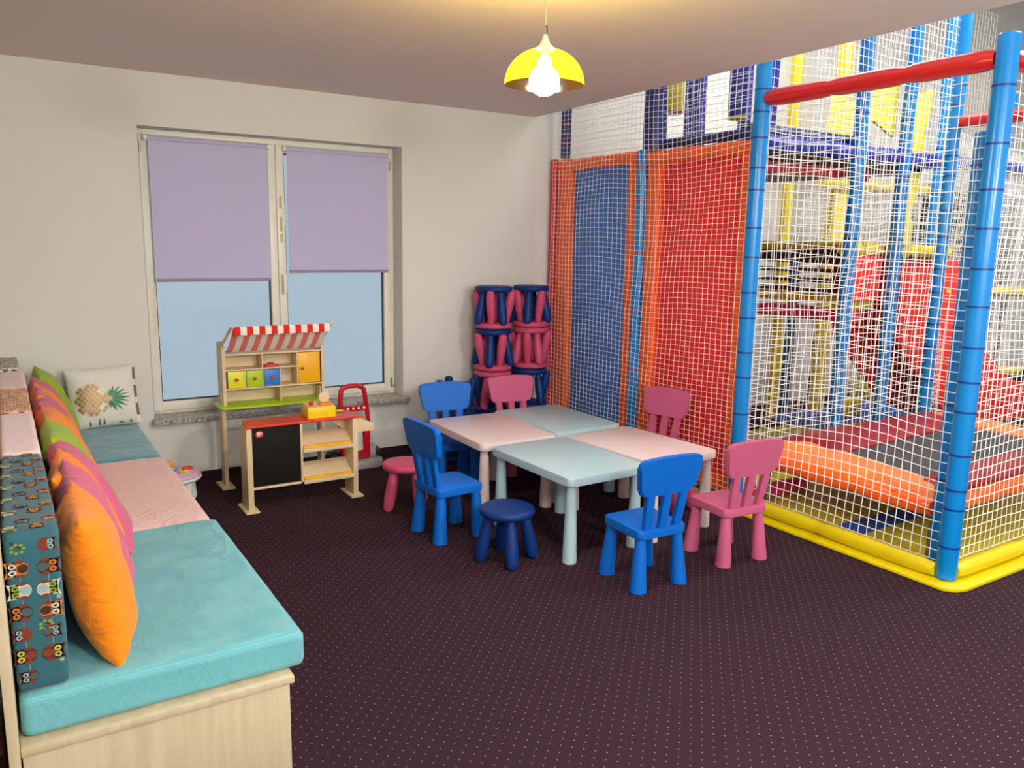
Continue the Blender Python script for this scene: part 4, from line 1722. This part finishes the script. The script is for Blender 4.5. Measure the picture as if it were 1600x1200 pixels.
def roll(e, p0, p1, m, r=.045, segs=0, wob=0.0, name='padded_tube', n=18, seed=0):
    """foam-wrapped rail; segs adds the creases where straps pull it in"""
    p0, p1 = Vector(p0), Vector(p1)
    b = B()
    if segs:
        N = segs * 8
        rings = []
        for k in range(N + 1):
            t = k / N
            ph = (t * segs) % 1.0
            d = min(ph, 1 - ph)
            rad = r * (1 - .20 * max(0, 1 - d * 7)) * (1 + .02 * math.sin(t * 31 + seed))
            c = p0.lerp(p1, t) + Vector((0, 0, wob * math.sin(t * 17 + seed)))
            rings.append(b.ring(c, p1 - p0, rad, n))
        b.loft(rings, m)
    else:
        b.cyl(p0, p1, r, n=n, m=m)
    return part(e, name, b)


# -- trampoline cage ------------------------------------------------------------
cage = empty('trampoline_cage', (5.05, 2.8, 0), 0, 'netted cage of blue padded poles with red top rails around the trampoline', 'play cage')
SX, SY0, SY1, SX2 = 4.0, 2.09, 3.51, 6.1
tR = [.20, .40, .50, .68, .90, 1.05, 1.22, 1.42, 1.60, 1.79, 1.97, 2.18, 2.44]
tL = [.24, .42, .62, .86, 1.02, 1.24, 1.40, 1.62, 1.80, 2.03, 2.16, 2.34, 2.49, 2.62]
post(cage, SX, SY0, 0.03, 2.67, M['pvc_blue'], .050, tR)
post(cage, SX, SY1, 0.03, 3.9, M['pvc_blue'], .048, tL)
post(cage, SX2, SY1, 0.03, 4.0, M['pvc_blue'], .048, [z * 1.1 for z in tL])
post(cage, SX2, SY0, 0.03, 2.67, M['pvc_blue'], .048, tR)
post(cage, SX + .13, SY0 + .135, 0.03, 2.26, M['pvc_blue'], .040, [.5, .9, 1.3, 1.7, 2.1])
roll(cage, (SX, SY0 + .045, 2.565), (SX, SY1 - .045, 2.565), M['pvc_red'], .050, 3)
roll(cage, (SX + .045, SY0, 2.565), (SX2, SY0, 2.565), M['pvc_red'], .048, 3)
roll(cage, (SX2, SY0, 2.62), (SX2, SY1 - .04, 2.62), M['pvc_red'], .048, 3)
roll(cage, (SX - .03, SY0 + .04, .062), (SX - .03, SY1, .062), M['pvc_yellow'], .043, 2)
roll(cage, (SX + .03, SY0 - .02, .062), (SX2, SY0 - .02, .062), M['pvc_yellow'], .043, 3)
roll(cage, (SX + .06, SY1 - .06, .075), (4.62, SY1 - .06, .075), M['pvc_pink'], .055, 1)
net('net', cage, (SX + .03, SY0 + .06, .09), (0, 1, 0), (0, 0, 1), SY1 - SY0 - .10, 2.45, .052, .0026, .10, 1)
net('net', cage, (SX + .05, SY0 + .03, .09), (1, 0, 0), (0, 0, 1), SX2 - SX - .09, 2.45, .052, .0025, .10, 2)
net('net', cage, (SX + .05, SY1 + .01, .20), (1, 0, 0), (0, 0, 1), SX2 - SX - .09, 3.6, .052, .0023, .10, 3)
net('net', cage, (SX2, SY0 + .05, .20), (0, 1, 0), (0, 0, 1), SY1 - SY0 - .1, 2.4, .052, .0023, .10, 4)

# yellow kick mat in front of it and floor mats
b = B()
b.prism([(3.865, 3.92), (3.875, 2.03), (3.915, 1.985), (3.98, 1.965), (6.3, 1.955), (6.3, 2.06), (4.06, 2.06), (4.0, 2.12), (4.0, 3.92)], 'Z', .002, .022, M['pvc_yellow'], .004)
o = b.build('kick_mat', None)
tag(o, 'flat yellow edging mat on the carpet around the foot of the cage', 'mat')
b = B()
b.box(4.03, 6.3, 2.07, 3.62, .001, .022, M['mat_yellow'], .004)
o = b.build('floor_mat', None)
tag(o, 'yellow floor mat beneath the trampoline', 'mat')
b = B()
b.box(4.06, 5.6, 2.70, 2.87, .0225, .030, M['mat_blue'], .003)
o = b.build('floor_mat', None)
tag(o, 'blue strip mat lying across the yellow mat beneath the trampoline', 'mat')

# -- trampoline -------------------------------------------------------------------
tr = empty('trampoline', (5.1, 2.8, 0), 0, 'trampoline with orange and dark red edge pads inside the netted cage', 'trampoline')
TX0, TX1, TY0, TY1 = 4.12, 6.03, 2.235, 3.41


def pad(name, corners, m, z0=.425, z1=.46, seed=0):
    """flat cushion over a trampoline side, with a rounded lip"""
    b = B()
    n = 22
    (ax, ay), (bx, by), (cx, cy), (dx, dy) = corners
    V = {}
    for s in (0, 1):
        for i in range(n + 1):
            for j in range(9):
                u, v = i / n, j / 8
                x = (ax * (1 - u) + bx * u) * (1 - v) + (dx * (1 - u) + cx * u) * v
                y = (ay * (1 - u) + by * u) * (1 - v) + (dy * (1 - u) + cy * u) * v
                e_ = max(0.0, 1 - (2 * v - 1) ** 4) * max(0, 1 - (2 * u - 1) ** 12)
                zz = z0 + (z1 - z0) * s * e_ ** .5 + noise.noise(Vector((x * 6, y * 6, seed))) * .016 * (.3 + .7 * e_) + noise.noise(Vector((x * 17, y * 9, seed + 4))) * .006 * e_
                V[s, i, j] = b.bm.verts.new((x, y, zz + (0.0 if s else -.012)))
    b._begin()
    for s in (0, 1):
        for i in range(n):
            for j in range(8):
                q = (V[s, i, j], V[s, i + 1, j], V[s, i + 1, j + 1], V[s, i, j + 1])
                b.bm.faces.new(q)
    for i in range(n):
        b.bm.faces.new((V[0, i, 0], V[0, i + 1, 0], V[1, i + 1, 0], V[1, i, 0]))
        b.bm.faces.new((V[0, i, 8], V[0, i + 1, 8], V[1, i + 1, 8], V[1, i, 8]))
    for j in range(8):
        b.bm.faces.new((V[0, 0, j], V[0, 0, j + 1], V[1, 0, j + 1], V[1, 0, j]))
        b.bm.faces.new((V[0, n, j], V[0, n, j + 1], V[1, n, j + 1], V[1, n, j]))
    b._end(m, True)
    return part(tr, name, b)


roll(tr, (TX0 - .02, TY0 + .02, .330), (TX0 - .02, TY1 + .02, .330), M['pvc_orange'], .046, 5, .005, 'frame_tube', seed=1)
roll(tr, (TX0 + .02, TY0, .350), (TX1, TY0, .350), M['pvc_orange'], .052, 6, .003, 'frame_tube', seed=2)
roll(tr, (TX1, TY0, .355), (TX1, TY1, .355), M['pvc_orange'], .050, 5, .003, 'frame_tube', seed=3)
roll(tr, (TX0, TY1, .355), (TX1, TY1, .355), M['pvc_orange'], .050, 6, .003, 'frame_tube', seed=4)
pad('edge_pad', [(TX0 - .012, TY0 - .03), (TX0 - .012, TY1 + .05), (TX0 + .42, TY1 + .04), (TX0 + .22, TY0 + .12)], M['pad_orange'], .380, .436, 1)['label'] = 'orange edge pad'
pad('edge_pad', [(TX1 + .05, TY0 - .03), (TX1 + .05, TY1 + .03), (TX1 - .16, TY1 - .04), (TX1 - .16, TY0 + .06)], M['pad_orange'], .43, .465, 2)['label'] = 'orange edge pad'
pad('edge_pad', [(TX0 + .20, TY1 + .04), (TX1 - .02, TY1 + .04), (TX1 - .05, TY1 - .33), (TX0 + .25, TY1 - .40)], M['pvc_darkred'], .43, .468, 3)['label'] = 'dark red edge pad'
pad('edge_pad', [(TX0 + .16, TY0 - .02), (TX1 - .05, TY0 - .02), (TX1 - .05, TY0 + .23), (TX0 + .10, TY0 + .19)], M['pvc_darkred'], .43, .468, 4)['label'] = 'dark red edge pad'
b = B()
b.box(TX0 + .15, TX1 - .10, TY0 + .10, TY1 - .15, .415, .419, M['jump'])
part(tr, 'jumping_mat', b)
for x in (TX0 + .03, TX1 - .03):
    for y in (TY0 + .03, TY1 - .03):
        b = B()
        b.cyl((x, y, .023), (x, y, .32), .024, n=14, m=M['metal'])
        part(tr, 'leg', b)

# -- the netted wall with two framed panels -------------------------------------------
wallp = empty('netted_play_panel', (4.02, 4.55, 0), 0, 'netted play wall of orange framed blue and red panels beside the tables', 'play wall')
PX = 4.06


def framed(y0, y1, ztop, wl, wr, m, lab):
    """padded frame with a panel set back in it: wl is the far upright's width, wr the near one's"""
    b = B()
    b.box(PX + .02, PX + .045, y0 + .02, y1 - .02, .05, ztop - .03, m, .003)
    pn = part(wallp, 'panel', b)
    pn['label'] = lab
    b = B()
    for ya, yb in ((y1 - wl, y1), (y0, y0 + wr)):
        b.box(PX - .035, PX + .05, ya, yb, .04, ztop - .015, M['pvc_orange'], .02, 3)
    part(wallp, 'frame_upright', b)
    b = B()
    b.box(PX - .03, PX + .05, y0 + wr, y1 - wl, .04, .14, M['pvc_orange'], .02, 3)
    part(wallp, 'frame_base', b)
    roll(wallp, (PX, y0 - .01, ztop), (PX, y1 + .02, ztop), M['pvc_orange'], .050, max(4, int((y1 - y0) * 6)), .003, 'frame_top', seed=y0)


framed(4.665, 5.658, 2.315, .17, .10, M['panel_blue'], 'blue panel')
framed(3.575, 4.555, 2.300, .125, .10, M['panel_red'], 'red panel')
post(wallp, PX - .02, 4.612, .0, 2.36, M['pvc_blue'], .045, [.36, .75, 1.2, 1.62, 2.0, 2.25], tie_m=M['pvc_red'])
o = post(wallp, PX + .03, 4.56, 2.36, 4.2, M['pvc_darknavy'], .085, [], name='upper_post')
post(wallp, PX + .02, 5.635, 2.38, 4.2, M['pvc_darknavy'], .042, [2.5, 2.65], name='upper_post', tie_m=M['pvc_red'])
post(wallp, 4.015, 5.695, .0, 2.37, M['pvc_red'], .034, [], name='end_post')
roll(wallp, (PX + .05, 3.55, 2.395), (PX + .05, 4.50, 2.395), M['pvc_darknavy'], .034, 0, 0, 'upper_rail')
net('net', wallp, (3.965, 3.55, .04), (0, 1, 0), (0, 0, 1), 2.10, 3.6, (.047, .036), .0014, .03, 5, .03)

# hanging punch bags on the upper deck
for (x, y, zb_, r, m, cap_, lab) in ((4.62, 4.27, 2.575, .074, 'pvc_navy', 'pvc_yellow', 'blue hanging bag with yellow end disc, behind the upper net'),
                                    (4.62, 4.99, 2.70, .11, 'pvc_yellow', 'pvc_darkred', 'yellow hanging bag with dark red end, behind the upper net')):
    e = empty('punch_bag', (x, y, zb_), 0, lab, 'punch bag', 'hanging bags on the upper level')
    b = B()
    b.lathe([(r * .9, .03), (r, .045), (r, .95), (r * .6, 1.0)], 24, m=M[m])
    b.build('bag', None, e)
    b = B()
    b.lathe([(r * .92, .012), (r * 1.01, .016), (r * 1.01, .028), (r * .9, .034)], 24, m=M[cap_])
    b.build('end_disc', None, e)
    b = B()
    b.cyl((0, 0, 1.0), (0, 0, 4.3 - zb_), .006, n=8, m=M['dark_metal'])
    b.build('strap', None, e)

# -- play tower beyond the cage --------------------------------------------------------------
tow = empty('play_tower', (5.6, 4.3, 0), 0, 'multi level play tower of blue and yellow posts behind the trampoline', 'play tower')
for (x, y, z1, m, r) in ((5.11, 3.60, 4.2, 'pvc_blue', .047), (5.65, 3.60, 4.2, 'pvc_blue', .047), (5.05, 4.60, 4.3, 'pvc_navy', .05), (4.62, 4.66, 4.3, 'pvc_navy', .05),
                         (6.36, 5.2, 4.3, 'pvc_yellow', .055), (7.05, 5.2, 4.3, 'pvc_yellow', .075), (7.45, 4.4, 4.0, 'pvc_blue', .05), (6.86, 5.45, 1.65, 'darkteal', .05),
                         (7.30, 5.45, 1.65, 'darkteal', .05), (8.6, 4.4, 3.2, 'pvc_blue', .05), (5.05, 5.2, 4.3, 'pvc_navy', .05), (4.60, 3.98, 4.3, 'pvc_navy', .06)):
    z0 = 2.42 if m == 'pvc_navy' else .0
    post(tow, x, y, z0, z1, M[m], r, [.5, .95, 1.35, 1.75, 2.2, 2.6] if m == 'pvc_blue' else [])
# rails
roll(tow, (4.06, 3.62, 2.34), (6.05, 3.62, 2.34), M['pvc_navy'], .055, 8, .004, 'rail', seed=2)
roll(tow, (4.10, 3.70, 2.42), (5.30, 3.70, 2.42), M['pvc_darknavy'], .045, 0, 0, 'rail')
roll(tow, (6.1, 3.7, 2.36), (9.0, 4.2, 2.48), M['pvc_navy'], .05, 8, .004, 'rail', seed=4)
roll(tow, (5.4, 3.70, 1.18), (5.4, 4.75, 1.18), M['pvc_pink'], .055, 3, 0, 'rail')
roll(tow, (5.4, 3.66, 1.70), (5.4, 4.75, 1.70), M['pvc_yellow'], .032, 3, 0, 'deck_edge')
roll(tow, (5.2, 3.72, 1.675), (5.62, 3.72, 1.675), M['pvc_yellow'], .055, 2, 0, 'deck_edge')
roll(tow, (5.72, 3.72, 1.665), (6.55, 3.72, 1.665), M['pvc_yellow'], .055, 3, 0, 'deck_edge')
roll(tow, (5.4, 3.75, 1.30), (5.4, 4.7, 1.30), M['pvc_yellow'], .035, 3, 0, 'rail')
roll(tow, (5.22, 3.75, 1.27), (5.60, 3.75, 1.27), M['pvc_yellow'], .05, 2, 0, 'rail')
roll(tow, (6.6, 3.75, 1.35), (9.0, 4.2, 1.27), M['pvc_yellow'], .045, 4, 0, 'rail')
roll(tow, (7.0, 3.75, .62), (9.0, 4.2, .45), M['pvc_yellow'], .05, 4, 0, 'rail')
roll(tow, (6.7, 5.1, 2.30), (8.6, 5.1, 2.30), M['pvc_yellow'], .06, 4, 0, 'rail')
roll(tow, (6.7, 5.1, 2.62), (8.6, 5.1, 2.62), M['pvc_navy'], .06, 4, 0, 'rail')
# decks
b = B()
b.box(5.42, 6.5, 3.68, 4.75, 1.60, 1.645, M['brown'], .004)
part(tow, 'deck', b)
b = B()
b.box(4.12, 6.0, 3.66, 5.60, 2.25, 2.29, M['brown'], .004)
part(tow, 'deck', b)
b = B()
b.box(4.12, 5.35, 3.66, 3.69, 2.16, 2.24, M['pvc_darkred'], .01)
part(tow, 'rail', b)
# slatted dark wall under the upper deck
b = B()
for k in range(5):
    b.box(5.43, 5.45, 3.75, 4.72, 1.34 + k * .075, 1.375 + k * .075, M['brown'], .002)
part(tow, 'slatted_screen', b)
b = B()
b.box(5.18, 5.60, 3.66, 3.68, 1.30, 1.63, M['panel_red'], .003)
part(tow, 'red_panel', b)
# yellow cut-out panels
b = B()
b.prism([(5.70, 1.72), (5.94, 1.72), (5.94, 1.90), (5.90, 1.92), (5.90, 1.99), (5.94, 2.01), (6.0, 2.50), (5.96, 2.54), (5.97, 2.60), (6.02, 2.62), (6.04, 2.86), (5.74, 2.80)], 'Y', 3.66, 3.685, M['panel_yellow'], .004)
part(tow, 'cutout_panel', b)
b = B()
b.prism([(5.17, 2.56), (5.35, 2.58), (5.60, 2.48), (5.62, 2.88), (5.20, 2.80)], 'Y', 3.66, 3.685, M['panel_yellow'], .004)
part(tow, 'cutout_panel', b)
b = B()
b.prism([(6.76, 2.62), (7.36, 2.62), (7.38, 3.08), (6.80, 3.12)], 'Y', 5.12, 5.145, M['panel_yellow'], .004)
b.prism([(6.97, 1.45), (7.26, 1.45), (7.26, 2.30), (6.97, 2.30)], 'Y', 5.12, 5.145, M['panel_yellow'], .004)
part(tow, 'cutout_panel', b)
net('net', tow, (4.1, 3.66, 2.30), (0, 1, 0), (0, 0, 1), .0 + 1.9, 1.8, .052, .0023, .08, 7)
net('net', tow, (6.14, 3.60, .1), (0.97, .24, 0), (0, 0, 1), 2.8, 2.5, .05, .0020, .10, 8)
net('net', tow, (6.2, 4.85, .1), (1, 0, 0), (0, 0, 1), 2.8, 4.0, .055, .0022, .10, 10)

# red slide
sl = empty('slide', (7.1, 4.0, 0), 0, 'red slide coming down from the yellow edged deck behind the trampoline', 'slide')
prof = [(5.95, 1.60), (6.02, .95), (6.72, .36), (7.2, .16), (8.4, .10), (8.4, .40), (8.05, .46), (7.69, .56), (7.23, .87), (6.92, 1.28), (6.74, 1.60)]
for ya in (3.72, 4.30):
    b = B()
    b.prism(prof, 'Y', ya, ya + .045, M['panel_red'], .01, 2)
    part(sl, 'side_wall', b)
b = B()
lo = [(6.3, 1.60), (6.75, 1.05), (7.2, .55), (7.7, .30), (8.4, .22)]
poly = lo + [(x, z - .05) for x, z in reversed(lo)]
b.prism(poly, 'Y', 3.765, 4.30, M['panel_red'])
part(sl, 'chute', b)

# floor padding and blocks of the hall
b = B()
b.box(4.2, 6.3, 3.63, 4.9, .001, .022, M['mat_yellow'], .004)
o = b.build('floor_mat', None)
tag(o, 'yellow floor mat under the play tower, behind the trampoline', 'mat')
b = B()
b.box(6.31, 9.2, 4.62, 5.30, .001, .026, M['mat_blue'], .004)
o = b.build('floor_mat', None)
tag(o, 'blue floor mat far behind the trampoline by the grey wall', 'mat')
b = B()
b.box(8.0, 8.7, 5.0, 5.45, .027, .22, M['pvc_yellow'], .02)
b.box(8.05, 8.7, 5.2, 5.45, .22, .42, M['pvc_yellow'], .02)
o = b.build('foam_step', None)
tag(o, 'yellow foam steps far behind the trampoline on the blue mat', 'foam steps')
b = B()
b.box(6.9, 7.25, 4.80, 4.92, .027, .20, M['pvc_yellow'], .03)
o = b.build('foam_block', None)
tag(o, 'yellow foam block on the blue mat left of the foam steps', 'foam block')
b = B()
b.box(8.8, 10.9, 5.30, 5.34, 1.25, 2.35, M['black_panel'], .004)
for q in (8.9, 10.8):
    b.box(q - .03, q + .03, 5.30, 5.36, 0, 2.4, M['black_panel'], .004)
o = b.build('dark_screen', None)
tag(o, 'dark screen at the far right behind the nets', 'screen')

bpy.context.view_layer.update()
